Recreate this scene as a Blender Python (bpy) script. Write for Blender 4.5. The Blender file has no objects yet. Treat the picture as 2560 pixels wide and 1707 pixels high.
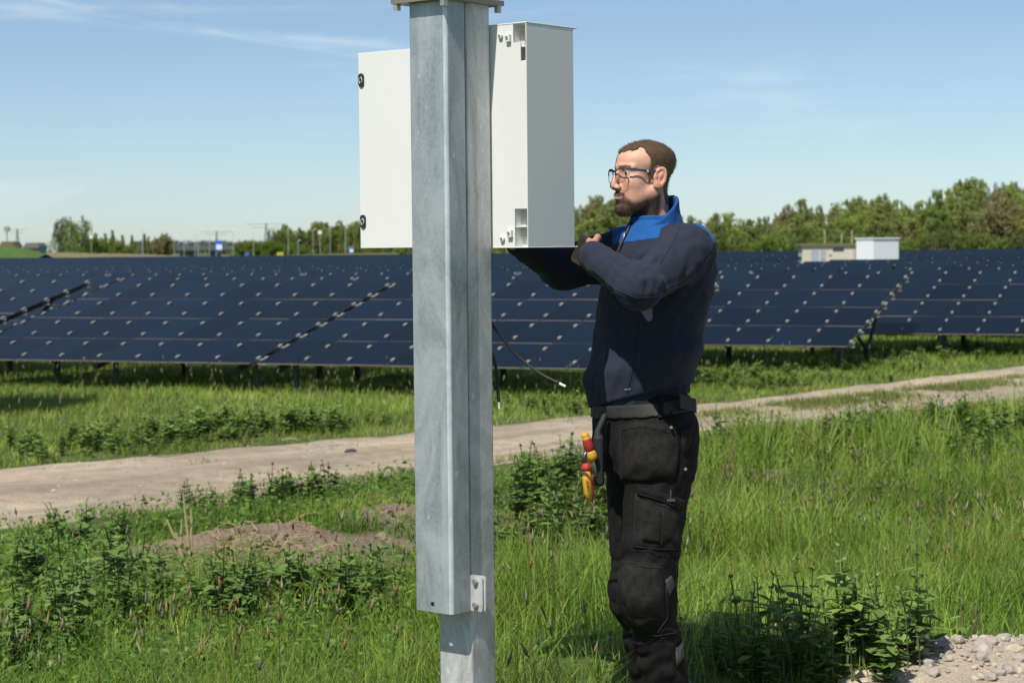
import bpy, bmesh, math, random
import numpy as np
from mathutils import Matrix, Vector

# ------------------------------------------------------------------ camera
S = bpy.context.scene
COL = S.collection
PITCH = math.radians(2.70)
ROLL = math.radians(0.55)
FPX = 70 / 36 * 2560
_r0 = np.array((1, 0, 0.)); _f = np.array((0, math.cos(PITCH), -math.sin(PITCH))); _u0 = np.array((0, math.sin(PITCH), math.cos(PITCH)))
CR = math.cos(ROLL) * _r0 - math.sin(ROLL) * _u0
CU = math.cos(ROLL) * _u0 + math.sin(ROLL) * _r0
CAMPOS = np.array((0, 0, 1.5))
cd = bpy.data.cameras.new('camera'); cam = bpy.data.objects.new('camera', cd); COL.objects.link(cam)
m = Matrix.Identity(4)
for i in range(3):
    m[i][0] = CR[i]; m[i][1] = CU[i]; m[i][2] = -_f[i]; m[i][3] = CAMPOS[i]
cam.matrix_world = m
cd.lens = 70; cd.sensor_width = 36; cd.clip_start = 0.05; cd.clip_end = 9000
cd.dof.use_dof = True; cd.dof.focus_distance = 5.55; cd.dof.aperture_fstop = 9.0
S.camera = cam
S.render.resolution_x = 1024; S.render.resolution_y = 682

def W(px, py, Y):
    """point of the place at forward distance Y that a survey ray of the photograph passes"""
    d = CR * ((px - 1280) / FPX) + CU * ((853.5 - py) / FPX) + _f
    return CAMPOS + d * (Y / d[1])

# ------------------------------------------------------------------ world and sun
SUN_EL = math.radians(55); SUN_AZ = math.radians(31.5)      # light travels right and away from the camera
ld = np.array((math.sin(SUN_AZ) * math.cos(SUN_EL), math.cos(SUN_AZ) * math.cos(SUN_EL), -math.sin(SUN_EL)))
w = bpy.data.worlds.new('World'); S.world = w; w.use_nodes = True
nt = w.node_tree; nt.nodes.clear()
N = nt.nodes.new; L = nt.links.new
out = N('ShaderNodeOutputWorld'); bg = N('ShaderNodeBackground'); sky = N('ShaderNodeTexSky')
sky.sky_type = 'NISHITA'; sky.sun_disc = False
sky.sun_elevation = SUN_EL; sky.sun_rotation = math.radians(180) + SUN_AZ
sky.altitude = 0; sky.air_density = 0.68; sky.dust_density = 0.35; sky.ozone_density = 2.0
bg.inputs['Strength'].default_value = 0.088
tc = N('ShaderNodeTexCoord')
def vmath(op, a, b=None):
    n = N('ShaderNodeVectorMath'); n.operation = op
    for i, s in enumerate((a, b)):
        if s is None: continue
        if isinstance(s, (tuple, list)): n.inputs[i].default_value = s
        else: L(s, n.inputs[i])
    return n
def fmath(op, a, b=None, clamp=False):
    n = N('ShaderNodeMath'); n.operation = op; n.use_clamp = clamp
    for i, s in enumerate((a, b)):
        if s is None: continue
        if isinstance(s, (int, float)): n.inputs[i].default_value = s
        else: L(s, n.inputs[i])
    return n.outputs[0]
dirn = vmath('NORMALIZE', tc.outputs['Generated']).outputs[0]
# thin cirrus: stretched noise in the sky, and two old contrails (great circles)
mp = N('ShaderNodeMapping'); mp.inputs['Rotation'].default_value = (0.0, 0.10, 0.3); mp.inputs['Scale'].default_value = (2.6, 2.6, 17)
L(dirn, mp.inputs['Vector'])
nz = N('ShaderNodeTexNoise'); nz.inputs['Scale'].default_value = 2.1; nz.inputs['Detail'].default_value = 7; nz.inputs['Roughness'].default_value = 0.62
nz.inputs['Distortion'].default_value = 0.5
L(mp.outputs[0], nz.inputs['Vector'])
cir = fmath('MULTIPLY', fmath('SUBTRACT', nz.outputs['Fac'], 0.56, True), 1.1, True)
def streak(p1, p2, width, amt):
    a = W(*p1, 100) - CAMPOS; b = W(*p2, 100) - CAMPOS
    n = np.cross(a, b); n /= np.linalg.norm(n)
    d = vmath('DOT_PRODUCT', dirn, tuple(n)).outputs['Value']
    wob = fmath('MULTIPLY', fmath('SUBTRACT', nz.outputs['Fac'], 0.5), 0.016)
    d = fmath('ABSOLUTE', fmath('ADD', d, wob))
    v = fmath('SUBTRACT', 1.0, fmath('DIVIDE', d, width), True)
    v = fmath('MULTIPLY', v, v)
    br = fmath('MULTIPLY', fmath('SUBTRACT', nz.outputs['Fac'], 0.38, True), 3.0, True)
    m_ = (a + b) / np.linalg.norm(a + b)          # the trail ends: fade away from its middle
    al = vmath('DOT_PRODUCT', dirn, tuple(m_)).outputs['Value']
    end = N('ShaderNodeMapRange'); end.inputs[1].default_value = math.cos(math.radians(8.5)); end.inputs[2].default_value = math.cos(math.radians(3)); L(al, end.inputs[0])
    return fmath('MULTIPLY', fmath('MULTIPLY', fmath('MULTIPLY', v, br), end.outputs[0]), amt)
st = fmath('ADD', streak((0, 22), (950, 118), 0.0056, 0.62), streak((300, 40), (900, 140), 0.0030, 0.46))
st = fmath('ADD', st, streak((0, 45), (700, 20), 0.0040, 0.34))
fac = fmath('ADD', fmath('ADD', cir, 0.05), st, True)
mix = N('ShaderNodeMix'); mix.data_type = 'RGBA'
L(fac, mix.inputs['Factor']); L(sky.outputs[0], mix.inputs[6])
mix.inputs[7].default_value = (8.6, 8.9, 9.2, 1)
tint = N('ShaderNodeMix'); tint.data_type = 'RGBA'; tint.blend_type = 'MULTIPLY'; tint.inputs['Factor'].default_value = 1; tint.inputs[7].default_value = (1.055, 1.105, 1.09, 1)
L(mix.outputs[2], tint.inputs[6]); L(tint.outputs[2], bg.inputs['Color']); L(bg.outputs[0], out.inputs['Surface'])

sd = bpy.data.lights.new('sun', 'SUN'); so = bpy.data.objects.new('sun', sd); COL.objects.link(so)
sd.energy = 4.3; sd.angle = math.radians(0.53); sd.color = (1.0, 0.955, 0.88)
so.rotation_euler = Vector(tuple(ld)).to_track_quat('-Z', 'Y').to_euler(); so.location = (-20, -25, 45)
S.view_settings.view_transform = 'Standard'; S.view_settings.look = 'None'
S.view_settings.exposure = 0.22; S.view_settings.gamma = 1.0; S.view_settings.use_curve_mapping = False
S.render.engine = 'CYCLES'

# ------------------------------------------------------------------ helpers
rng = np.random.default_rng(7); random.seed(7)

def tag(o, label=None, cat=None, group=None, kind=None):
    if label: o['label'] = label
    if cat: o['category'] = cat
    if group: o['group'] = group
    if kind: o['kind'] = kind
    return o

MATS = {}
def pm(name, col, rough=0.6, metal=0.0, spec=0.5, noise=None, col2=None, bump=None, attr=None, trans=0.0, coords='Object', nscale_xyz=None, fine=None):
    """procedural principled material: noise=(scale, contrast) mixes col->col2; bump=(scale, strength, distance); attr = colour attribute that multiplies"""
    if name in MATS: return MATS[name]
    mt = bpy.data.materials.new(name); mt.use_nodes = True; MATS[name] = mt
    t = mt.node_tree; b = t.nodes['Principled BSDF']; o = t.nodes['Material Output']
    nn = t.nodes.new; ll = t.links.new
    b.inputs['Roughness'].default_value = rough; b.inputs['Metallic'].default_value = metal
    b.inputs['Specular IOR Level'].default_value = spec
    b.inputs['Base Color'].default_value = (*col, 1)
    tcn = nn('ShaderNodeTexCoord'); vec = tcn.outputs[coords]
    if nscale_xyz:
        mpn = nn('ShaderNodeMapping'); mpn.inputs['Scale'].default_value = nscale_xyz; ll(vec, mpn.inputs[0]); vecn = mpn.outputs[0]
    else: vecn = vec
    cur = None
    if attr:
        a = nn('ShaderNodeAttribute'); a.attribute_name = attr; cur = a.outputs['Color']
    if noise:
        n = nn('ShaderNodeTexNoise'); n.inputs['Scale'].default_value = noise[0]; n.inputs['Detail'].default_value = 6; n.inputs['Roughness'].default_value = 0.6
        ll(vecn, n.inputs['Vector'])
        r = nn('ShaderNodeMapRange'); r.inputs[1].default_value = 0.5 - noise[1]; r.inputs[2].default_value = 0.5 + noise[1]
        ll(n.outputs['Fac'], r.inputs[0])
        mx = nn('ShaderNodeMix'); mx.data_type = 'RGBA'; ll(r.outputs[0], mx.inputs['Factor'])
        mx.inputs[6].default_value = (*col, 1); mx.inputs[7].default_value = (*(col2 or col), 1)
        if cur is not None:
            m2 = nn('ShaderNodeMix'); m2.data_type = 'RGBA'; m2.blend_type = 'MULTIPLY'; m2.inputs['Factor'].default_value = 1
            ll(cur, m2.inputs[6]); ll(mx.outputs[2], m2.inputs[7]); cur = m2.outputs[2]
        else: cur = mx.outputs[2]
    if fine:   # fine speckle: (scale, low, high) multiplies colour
        n = nn('ShaderNodeTexNoise'); n.inputs['Scale'].default_value = fine[0]; n.inputs['Detail'].default_value = 3
        ll(vec, n.inputs['Vector'])
        r = nn('ShaderNodeMapRange'); r.inputs[1].default_value = 0.3; r.inputs[2].default_value = 0.7
        r.inputs[3].default_value = fine[1]; r.inputs[4].default_value = fine[2]; ll(n.outputs['Fac'], r.inputs[0])
        v = nn('ShaderNodeVectorMath'); v.operation = 'SCALE'
        if cur is not None: ll(cur, v.inputs[0])
        else: v.inputs[0].default_value = col
        ll(r.outputs[0], v.inputs['Scale']); cur = v.outputs[0]
    if cur is not None: ll(cur, b.inputs['Base Color'])
    if bump:
        n = nn('ShaderNodeTexNoise'); n.inputs['Scale'].default_value = bump[0]; n.inputs['Detail'].default_value = 5
        ll(vecn, n.inputs['Vector'])
        bp = nn('ShaderNodeBump'); bp.inputs['Strength'].default_value = bump[1]; bp.inputs['Distance'].default_value = bump[2]
        ll(n.outputs['Fac'], bp.inputs['Height']); ll(bp.outputs[0], b.inputs['Normal'])
    if trans:
        ts = nn('ShaderNodeBsdfTranslucent'); ms = nn('ShaderNodeMixShader'); ms.inputs[0].default_value = trans
        if cur is not None: ll(cur, ts.inputs[0])
        else: ts.inputs[0].default_value = (*col, 1)
        ll(b.outputs[0], ms.inputs[1]); ll(ts.outputs[0], ms.inputs[2]); ll(ms.outputs[0], o.inputs['Surface'])
    return mt

def link(name, me, mats=None, parent=None, smooth=False):
    o = bpy.data.objects.new(name, me); COL.objects.link(o)
    if mats is not None:
        for x in (mats if isinstance(mats, (list, tuple)) else [mats]): me.materials.append(x)
    if smooth: me.shade_smooth()
    if parent: o.parent = parent
    return o

def empty(name, loc=(0, 0, 0), rz=0):
    o = bpy.data.objects.new(name, None); COL.objects.link(o)
    o.location = loc; o.rotation_euler = (0, 0, rz); o.empty_display_size = 0.1
    return o

def copy_tree(o, parent=None):
    c = o.copy(); COL.objects.link(c); c.parent = parent
    for ch in list(o.children):
        copy_tree(ch, c)
    return c

def mesh_np(name, V, F, colors=None, mat_idx=None):
    """V (n,3), F (m,k) with one k; fast"""
    me = bpy.data.meshes.new(name)
    V = np.asarray(V, np.float32); F = np.asarray(F, np.int32)
    me.vertices.add(len(V)); me.vertices.foreach_set('co', V.ravel())
    k = F.shape[1]
    me.loops.add(F.size); me.loops.foreach_set('vertex_index', F.ravel())
    me.polygons.add(len(F)); me.polygons.foreach_set('loop_start', np.arange(0, F.size, k, dtype=np.int32))
    if mat_idx is not None: me.polygons.foreach_set('material_index', np.asarray(mat_idx, np.int32))
    if colors is not None:
        ca = me.color_attributes.new('Col', 'FLOAT_COLOR', 'POINT')
        c = np.ones((len(V), 4), np.float32); c[:, :3] = colors
        ca.data.foreach_set('color', c.ravel())
    me.update(calc_edges=True); me.validate()
    return me

class MB:
    """collects boxes, prisms and tubes into one mesh"""
    def __init__(s): s.V = []; s.F = []; s.M = []
    def add(s, V, F, mi=0):
        b = len(s.V); s.V += [tuple(map(float, v)) for v in V]; s.F += [tuple(b + i for i in f) for f in F]; s.M += [mi] * len(F); return s
    def hexa(s, c, mi=0):   # c: 8 corners, bottom ring then top ring
        return s.add(c, [(0, 3, 2, 1), (4, 5, 6, 7), (0, 1, 5, 4), (1, 2, 6, 5), (2, 3, 7, 6), (3, 0, 4, 7)], mi)
    def box(s, lo, hi, fr=None, mi=0):
        (a, b, c), (d, e, f) = lo, hi
        P = [(a, b, c), (d, b, c), (d, e, c), (a, e, c), (a, b, f), (d, b, f), (d, e, f), (a, e, f)]
        if fr: P = [fr(*p) for p in P]
        return s.hexa(P, mi)
    def tube(s, pts, rad, n=8, mi=0, caps=True):
        pts = [np.array(p, float) for p in pts]; rs = rad if isinstance(rad, (list, tuple, np.ndarray)) else [rad] * len(pts)
        rings = []; up = None
        for i, p in enumerate(pts):
            d = pts[min(i + 1, len(pts) - 1)] - pts[max(i - 1, 0)]; d /= np.linalg.norm(d)
            if up is None: up = np.array((0, 0, 1.)) if abs(d[2]) < 0.9 else np.array((1., 0, 0))
            a = np.cross(up, d); a /= np.linalg.norm(a); b = np.cross(d, a); up = b
            rings.append([p + rs[i] * (math.cos(2 * math.pi * k / n) * a + math.sin(2 * math.pi * k / n) * b) for k in range(n)])
        V = [v for r in rings for v in r]; F = []
        for i in range(len(pts) - 1):
            for k in range(n): F.append((i * n + k, i * n + (k + 1) % n, (i + 1) * n + (k + 1) % n, (i + 1) * n + k))
        if caps: F += [tuple(range(n))[::-1], tuple((len(pts) - 1) * n + k for k in range(n))]
        return s.add(V, F, mi)
    def prism(s, poly, z0, z1, fr=None, mi=0):   # poly CCW in xy
        n = len(poly); V = [(x, y, z0) for x, y in poly] + [(x, y, z1) for x, y in poly]
        if fr: V = [fr(*v) for v in V]
        F = [tuple(range(n))[::-1], tuple(range(n, 2 * n))] + [(i, (i + 1) % n, n + (i + 1) % n, n + i) for i in range(n)]
        return s.add(V, F, mi)
    def mesh(s, name):
        me = bpy.data.meshes.new(name); me.from_pydata(s.V, [], s.F)
        me.polygons.foreach_set('material_index', s.M); me.update(); return me
    def build(s, name, mats, parent=None, smooth=False):
        return link(name, s.mesh(name), mats, parent, smooth)

def bevel(o, w=0.003, seg=2, ang=40):
    md = o.modifiers.new('bevel', 'BEVEL'); md.width = w; md.segments = seg; md.limit_method = 'ANGLE'; md.angle_limit = math.radians(ang)
    return o

def fix_normals(me):
    bm = bmesh.new(); bm.from_mesh(me); bmesh.ops.recalc_face_normals(bm, faces=bm.faces); bm.to_mesh(me); bm.free()

# value noise
_perm = rng.random((256, 256))
def vn(x, y):
    x = np.asarray(x, float); y = np.asarray(y, float)
    xi = np.floor(x).astype(int); yi = np.floor(y).astype(int); fx = x - xi; fy = y - yi
    fx = fx * fx * (3 - 2 * fx); fy = fy * fy * (3 - 2 * fy)
    g = lambda a, b: _perm[a % 256, b % 256]
    return (g(xi, yi) * (1 - fx) + g(xi + 1, yi) * fx) * (1 - fy) + (g(xi, yi + 1) * (1 - fx) + g(xi + 1, yi + 1) * fx) * fy
def fbm(x, y, o=4):
    v = 0; a = 0.5
    for i in range(o): v = v + a * vn(x * 2 ** i + 17.3 * i, y * 2 ** i + 5.1 * i); a *= 0.5
    return v
def sst(a, b, x):
    t = np.clip((np.asarray(x, float) - a) / (b - a), 0, 1); return t * t * (3 - 2 * t)

# ------------------------------------------------------------------ signed distance shapes
def surface_nets(fn, lo, hi, h):
    lo = np.array(lo, float); n = np.ceil((np.array(hi) - lo) / h).astype(int) + 1
    ax = [lo[i] + h * np.arange(n[i]) for i in range(3)]
    X, Y, Z = np.meshgrid(*ax, indexing='ij')
    F = fn(X, Y, Z).astype(np.float32)
    s = F < 0
    c = np.zeros(tuple(n - 1), np.int8)
    sl = lambda d: tuple(slice(d[i], n[i] - 1 + d[i]) for i in range(3))
    corners = [(i, j, k) for i in (0, 1) for j in (0, 1) for k in (0, 1)]
    for d in corners: c += s[sl(d)]
    act = (c > 0) & (c < 8)
    idx = -np.ones(act.shape, np.int64); A = np.argwhere(act); idx[act] = np.arange(len(A))
    P = np.zeros((len(A), 3)); cnt = np.zeros(len(A))
    for d in corners:
        for a in range(3):
            if d[a]: continue
            e = list(d); e[a] = 1
            f0 = F[A[:, 0] + d[0], A[:, 1] + d[1], A[:, 2] + d[2]]; f1 = F[A[:, 0] + e[0], A[:, 1] + e[1], A[:, 2] + e[2]]
            mk = (f0 < 0) != (f1 < 0)
            t = np.where(mk, f0 / np.where(mk, f0 - f1, 1), 0)
            q = np.tile(np.array(d, float), (len(A), 1)); q[:, a] = t
            P[mk] += q[mk]; cnt[mk] += 1
    P = lo + h * (A + P / cnt[:, None])
    Q = []
    for a in range(3):
        b, g = (a + 1) % 3, (a + 2) % 3
        n0 = [slice(None)] * 3; n1 = [slice(None)] * 3
        n0[a] = slice(0, n[a] - 1); n1[a] = slice(1, n[a])
        for q in (b, g): n0[q] = n1[q] = slice(1, n[q] - 1)
        s0 = s[tuple(n0)]; s1 = s[tuple(n1)]
        E = np.argwhere(s0 != s1)
        if not len(E): continue
        flip = s0[E[:, 0], E[:, 1], E[:, 2]]
        E[:, b] += 1; E[:, g] += 1
        def cell(db, dg):
            q = E.copy(); q[:, b] += db; q[:, g] += dg
            return idx[q[:, 0], q[:, 1], q[:, 2]]
        f = np.stack([cell(-1, -1), cell(0, -1), cell(0, 0), cell(-1, 0)], 1)
        f[~flip] = f[~flip][:, ::-1]
        Q.append(f)
    return P, np.concatenate(Q)

def smin(a, b, k):
    h = np.clip(0.5 + 0.5 * (b - a) / k, 0, 1)
    return b * (1 - h) + a * h - k * h * (1 - h)
def smax(a, b, k): return -smin(-a, -b, k)
def s_ell(X, Y, Z, c, r):
    x, y, z = (X - c[0]) / r[0], (Y - c[1]) / r[1], (Z - c[2]) / r[2]
    k0 = np.sqrt(x * x + y * y + z * z)
    k1 = np.sqrt((x / r[0]) ** 2 + (y / r[1]) ** 2 + (z / r[2]) ** 2) + 1e-9
    return k0 * (k0 - 1) / k1
def s_cone(X, Y, Z, a, b, ra, rb):
    a = np.array(a, float); d = np.array(b, float) - a; L2 = d @ d
    t = np.clip(((X - a[0]) * d[0] + (Y - a[1]) * d[1] + (Z - a[2]) * d[2]) / L2, 0, 1)
    return np.sqrt((X - a[0] - t * d[0]) ** 2 + (Y - a[1] - t * d[1]) ** 2 + (Z - a[2] - t * d[2]) ** 2) - (ra + (rb - ra) * t)
def s_box(X, Y, Z, c, ax, hs, r=0.0):
    """oriented box: ax 3 unit axes, hs half sizes"""
    q = [np.abs((X - c[0]) * a[0] + (Y - c[1]) * a[1] + (Z - c[2]) * a[2]) - (h - r) for a, h in zip(ax, hs)]
    o = np.sqrt(sum(np.maximum(v, 0) ** 2 for v in q)); i = np.minimum(np.maximum(np.maximum(q[0], q[1]), q[2]), 0)
    return o + i - r
def s_plane(X, Y, Z, p, n):   # inside = behind n
    n = np.array(n, float); n /= np.linalg.norm(n)
    return (X - p[0]) * n[0] + (Y - p[1]) * n[1] + (Z - p[2]) * n[2]
def sdf_obj(name, fn, lo, hi, h, mats, parent=None, colfn=None, xf=None):
    P, Q = surface_nets(fn, lo, hi, h)
    cols = colfn(P[:, 0], P[:, 1], P[:, 2]) if colfn else None
    if xf: P = xf(P)
    me = mesh_np(name, P, Q, cols)
    return link(name, me, mats, parent, True)
# ------------------------------------------------------------------ terrain
FIELD = -0.36
RXU = [-40, -12, -4.4, -1.0, 2.13, 7.6, 12, 40]; RYU = [9, 11.6, 17.1, 19.9, 23.0, 29.7, 33.5, 42]
RXL = [-40, -12, -3.4, -0.83, 1.85, 6.3, 12, 40]; RYL = [5, 7.2, 13.2, 16.2, 19.3, 23.4, 28.0, 37]
def road_v(x, y):
    yu = np.interp(x, RXU, RYU); yl = np.interp(x, RXL, RYL)
    return (y - yl) / (yu - yl)
MOUNDS = [(-1.5, 11.6, 0.95, 0.75, 0.22), (-0.75, 13.1, 0.8, 0.7, 0.16), (1.9, 15.3, 0.9, 0.8, 0.16), (0.2, 14.2, 0.8, 0.6, 0.10), (-3.0, 10.3, 1.2, 0.9, 0.10), (0.85, 6.95, 1.0, 0.55, 0.20)]
def ground_z(x, y):
    x = np.asarray(x, float); y = np.asarray(y, float)
    z = FIELD * sst(7.2, 12.6, y)
    near = 1 - sst(40, 70, y)
    z = z + near * (fbm(x * 0.9, y * 0.9, 3) - 0.44) * 0.10 * sst(4.0, 7.5, y)
    v = road_v(x, y); onroad = sst(-0.25, 0.1, v) * (1 - sst(0.9, 1.25, v))
    z = z * (1 - onroad) + (FIELD + 0.02 * (fbm(x * 1.7, y * 1.7, 3) - 0.5)) * onroad * (y > 6) + z * onroad * (y <= 6)
    for mx, my, sx, sy, h in MOUNDS:
        d = ((x - mx) / sx) ** 2 + ((y - my) / sy) ** 2
        z = z + h * np.exp(-d * 1.3) * (0.62 + 0.45 * fbm(x * 3.1, y * 3.1, 3) + 0.55 * (fbm(x * 9, y * 9, 4) - .2))
    return z
def bare(x, y):
    """0..1 bare soil"""
    b = 0
    for mx, my, sx, sy, s in [(-1.45, 11.3, 0.80, 0.95, 1.15), (-0.62, 13.0, 0.5, 0.45, .9), (1.75, 15.2, 0.5, 0.4, .9), (2.35, 14.6, 0.6, 0.25, 0.7), (-0.80, 11.9, 0.38, 0.45, 1.1),
                              (0.05, 14.9, 0.5, 0.3, 0.7), (-2.6, 9.3, 0.3, 0.22, 0.6)]:
        d = ((x - mx) / sx) ** 2 + ((y - my) / sy) ** 2
        b = np.maximum(b, s * np.exp(-d) * (0.05 + 1.95 * fbm(x * 3.4, y * 3.4, 4)))
    return np.clip(b * 1.6 - 0.25, 0, 1)

def axis(dense0, dense1, step, far0, far1):
    a = list(np.arange(dense0, dense1 + 1e-6, step)); s = step; v = dense1
    while v < far1: s *= 1.28; v = min(v + s, far1); a.append(v)
    s = step; v = dense0; b = []
    while v > far0: s *= 1.28; v = max(v - s, far0); b.append(v)
    return np.array(b[::-1] + a)
gx = axis(-9, 11, 0.10, -4000, 4000); gy = axis(4, 34, 0.10, -400, 7000)
GX, GY = np.meshgrid(gx, gy, indexing='ij'); GZ = ground_z(GX, GY)
nxg, nyg = len(gx), len(gy)
ii = np.arange(nxg * nyg).reshape(nxg, nyg)
GF = np.stack([ii[:-1, :-1], ii[1:, :-1], ii[1:, 1:], ii[:-1, 1:]], -1).reshape(-1, 4)
bv = bare(GX, GY).ravel()[:, None]
gn = fbm(GX * 1.3, GY * 1.3).ravel()[:, None]
gcol = (np.array((0.075, 0.115, 0.022)) * (1 - gn) + np.array((0.13, 0.165, 0.040)) * gn) * (1 - bv) + np.array((0.285, 0.208, 0.140)) * bv
gme = mesh_np('ground', np.stack([GX.ravel(), GY.ravel(), GZ.ravel()], 1), GF, gcol)
M_ground = pm('ground_soil', (1.1, 1.1, 1.1), 0.95, attr='Col', noise=(9, 0.25), col2=(0.7, 0.68, 0.62), bump=(34, 0.9, 0.05), coords='Object', fine=(140, .65, 1.25))
tag(link('ground', gme, M_ground, smooth=True), kind='structure')

# dirt road: a sheet 6 mm above the ground
rx = np.arange(-14, 14.01, 0.14); rvv = np.linspace(-0.04, 1.04, 46)
RX, RV = np.meshgrid(rx, rvv, indexing='ij')
yl = np.interp(RX, RXL, RYL); yu = np.interp(RX, RXU, RYU)
RY = yl + (yu - yl) * RV
edge = (fbm(RX * 2.3, RV * 3 + 9, 4) - 0.47) * 0.5
RY = RY + np.where(RV > 0.9, edge, 0) * 1.2 + np.where(RV < 0.1, edge, 0) * 1.2
def rut(v): return -0.035 * (np.exp(-((v - 0.25) / 0.13) ** 2) + np.exp(-((v - 0.78) / 0.13) ** 2)) + 0.02 * np.exp(-((v - .5) / .12) ** 2)
RZ = ground_z(RX, RY) + 0.045 + rut(RV) * 0.9 + 0.012 * (fbm(RX * 7, RY * 7, 3) - 0.5)
RZ = RZ - 0.075 * (sst(0.93, 1.02, RV) + 1 - sst(-0.02, 0.07, RV))
ii = np.arange(RX.size).reshape(RX.shape)
RF = np.stack([ii[:-1, :-1], ii[1:, :-1], ii[1:, 1:], ii[:-1, 1:]], -1).reshape(-1, 4)
rn = fbm(RX * 1.1, RY * 1.6, 5).ravel()[:, None]
trk = (np.exp(-((RV - 0.25) / 0.17) ** 2) + np.exp(-((RV - 0.78) / 0.17) ** 2)).ravel()[:, None]
rut2 = fbm(RX * .5 + 7, RV * 14, 4).ravel()[:, None]
rc = (np.array((0.455, 0.370, 0.270)) * (0.40 + 0.60 * rn + .72 * rut2)) * (0.84 + 0.22 * np.clip(trk, 0, 1))
M_road = pm('road_dirt', (1.12, 1.1, 1.06), 0.95, attr='Col', noise=(6, 0.2), col2=(0.74, 0.73, 0.72), bump=(60, 0.8, 0.025), fine=(90, .72, 1.16))
tag(link('dirt_road', mesh_np('dirt_road', np.stack([RX.ravel(), RY.ravel(), RZ.ravel()], 1), RF, rc), M_road, smooth=True), kind='structure')

pb = MB(); _ic = [(1, 0, 0), (-1, 0, 0), (0, 1, 0), (0, -1, 0), (0, 0, 1), (0, 0, -1)]; _if = [(0, 2, 4), (2, 1, 4), (1, 3, 4), (3, 0, 4), (2, 0, 5), (1, 2, 5), (3, 1, 5), (0, 3, 5)]
for k in range(420):
    v_ = random.uniform(.04, .96); x_ = random.uniform(-5.5, 8.5); a_ = float(np.interp(x_, RXL, RYL)); b_ = float(np.interp(x_, RXU, RYU)); y_ = a_ + (b_ - a_) * v_; r_ = random.uniform(.006, .017) * (1.6 if random.random() < .06 else 1)
    z_ = float(ground_z(x_, y_)) + .045 + float(rut(v_)) * .9
    pb.add([(x_ + q[0] * r_ * random.uniform(.8, 1.4), y_ + q[1] * r_, z_ + q[2] * r_ * .6) for q in _ic], _if, 0 if random.random() < .7 else 1)
tag(pb.build('road_pebbles', [pm('pebble_light', (.42, .36, .28), .9), pm('pebble_dark', (.20, .17, .14), .9)]), 'small loose pebbles scattered over the dirt road', 'pebbles', kind='stuff')
# rubble verge at the near right with every stone as a piece
def gravel_in(x, y):   # >0 inside
    a = (1.20, 6.64); b = (2.08, 7.58)
    nx, ny = (b[1] - a[1]), -(b[0] - a[0]); l = math.hypot(nx, ny)
    return ((x - a[0]) * nx + (y - a[1]) * ny) / l
gp = []
X0, X1, Y0, Y1 = 0.75, 3.4, 4.6, 9.2
qx = np.arange(X0, X1, 0.05); qy = np.arange(Y0, Y1, 0.05)
QX, QY = np.meshgrid(qx, qy, indexing='ij')
inside = gravel_in(QX, QY) + 0.14 * (fbm(QX * 4, QY * 4, 3) - 0.5)
QZ = ground_z(QX, QY) + np.clip(inside * 0.35, -0.05, 0.03) + 0.02 * (fbm(QX * 11, QY * 11, 3) - 0.5)
ii = np.arange(QX.size).reshape(QX.shape)
GF2 = np.stack([ii[:-1, :-1], ii[1:, :-1], ii[1:, 1:], ii[:-1, 1:]], -1).reshape(-1, 4)
keep = (inside.ravel()[GF2] > -0.12).all(1)
M_rub = pm('rubble_sand', (0.52, 0.43, 0.32), 0.95, noise=(12, 0.2), col2=(0.40, 0.32, 0.23), bump=(60, 0.8, 0.02), fine=(160, .7, 1.15))
me = mesh_np('rubble_verge', np.stack([QX.ravel(), QY.ravel(), QZ.ravel()], 1), GF2[keep])
bm = bmesh.new(); bm.from_mesh(me); bmesh.ops.delete(bm, geom=[v for v in bm.verts if not v.link_faces], context='VERTS'); bm.to_mesh(me); bm.free()
verge = tag(link('rubble_verge', me, M_rub, smooth=True), kind='structure')
stone_mats = [pm('stone_cream', (0.66, 0.58, 0.47), 0.9, noise=(25, 0.2), col2=(0.50, 0.42, 0.32), bump=(60, .5, .01)),
              pm('stone_grey', (0.52, 0.47, 0.40), 0.9, noise=(25, 0.2), col2=(0.38, 0.33, 0.27), bump=(60, .5, .01)),
              pm('stone_brick', (0.42, 0.16, 0.08), 0.9, noise=(25, 0.2), col2=(0.48, 0.27, 0.17), bump=(60, .5, .01))]
stones = []
for k in range(9):
    bm = bmesh.new(); bmesh.ops.create_icosphere(bm, subdivisions=1, radius=1)
    for v in bm.verts:
        v.co *= random.uniform(0.72, 1.12)
    bm_me = bpy.data.meshes.new('stone'); bm.to_mesh(bm_me); bm.free(); bm_me.materials.append(stone_mats[0 if k < 5 else 1 if k < 8 else 2]); stones.append(bm_me)
cnt = 0
for t in range(9000):
    x = random.uniform(0.9, 2.6); y = random.uniform(5.4, 8.6)
    ins = float(gravel_in(x, y)) + 0.14 * float(fbm(x * 4, y * 4, 3) - 0.5)
    if ins < -0.03 or x / y > 0.30 or x / y < 0.12: continue
    px_y = 618 + (1.5 - float(ground_z(x, y))) / y * FPX
    if px_y > 1740: continue
    big = random.random() ** 3
    r = 0.009 + 0.030 * big
    o = bpy.data.objects.new('stone', stones[int(random.random() * 8) if random.random() > .035 else 8]); COL.objects.link(o); o.parent = verge
    o.location = (x, y, float(ground_z(x, y)) + min(max(ins * 0.35, -0.02), 0.03) + r * 0.12)
    o.scale = (r * random.uniform(.8, 1.4), r * random.uniform(.8, 1.3), r * random.uniform(.5, .8)); o.rotation_euler = (random.uniform(-.4, .4), random.uniform(-.4, .4), random.uniform(0, 6.28))
    cnt += 1
    if cnt >= 290: break

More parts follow.
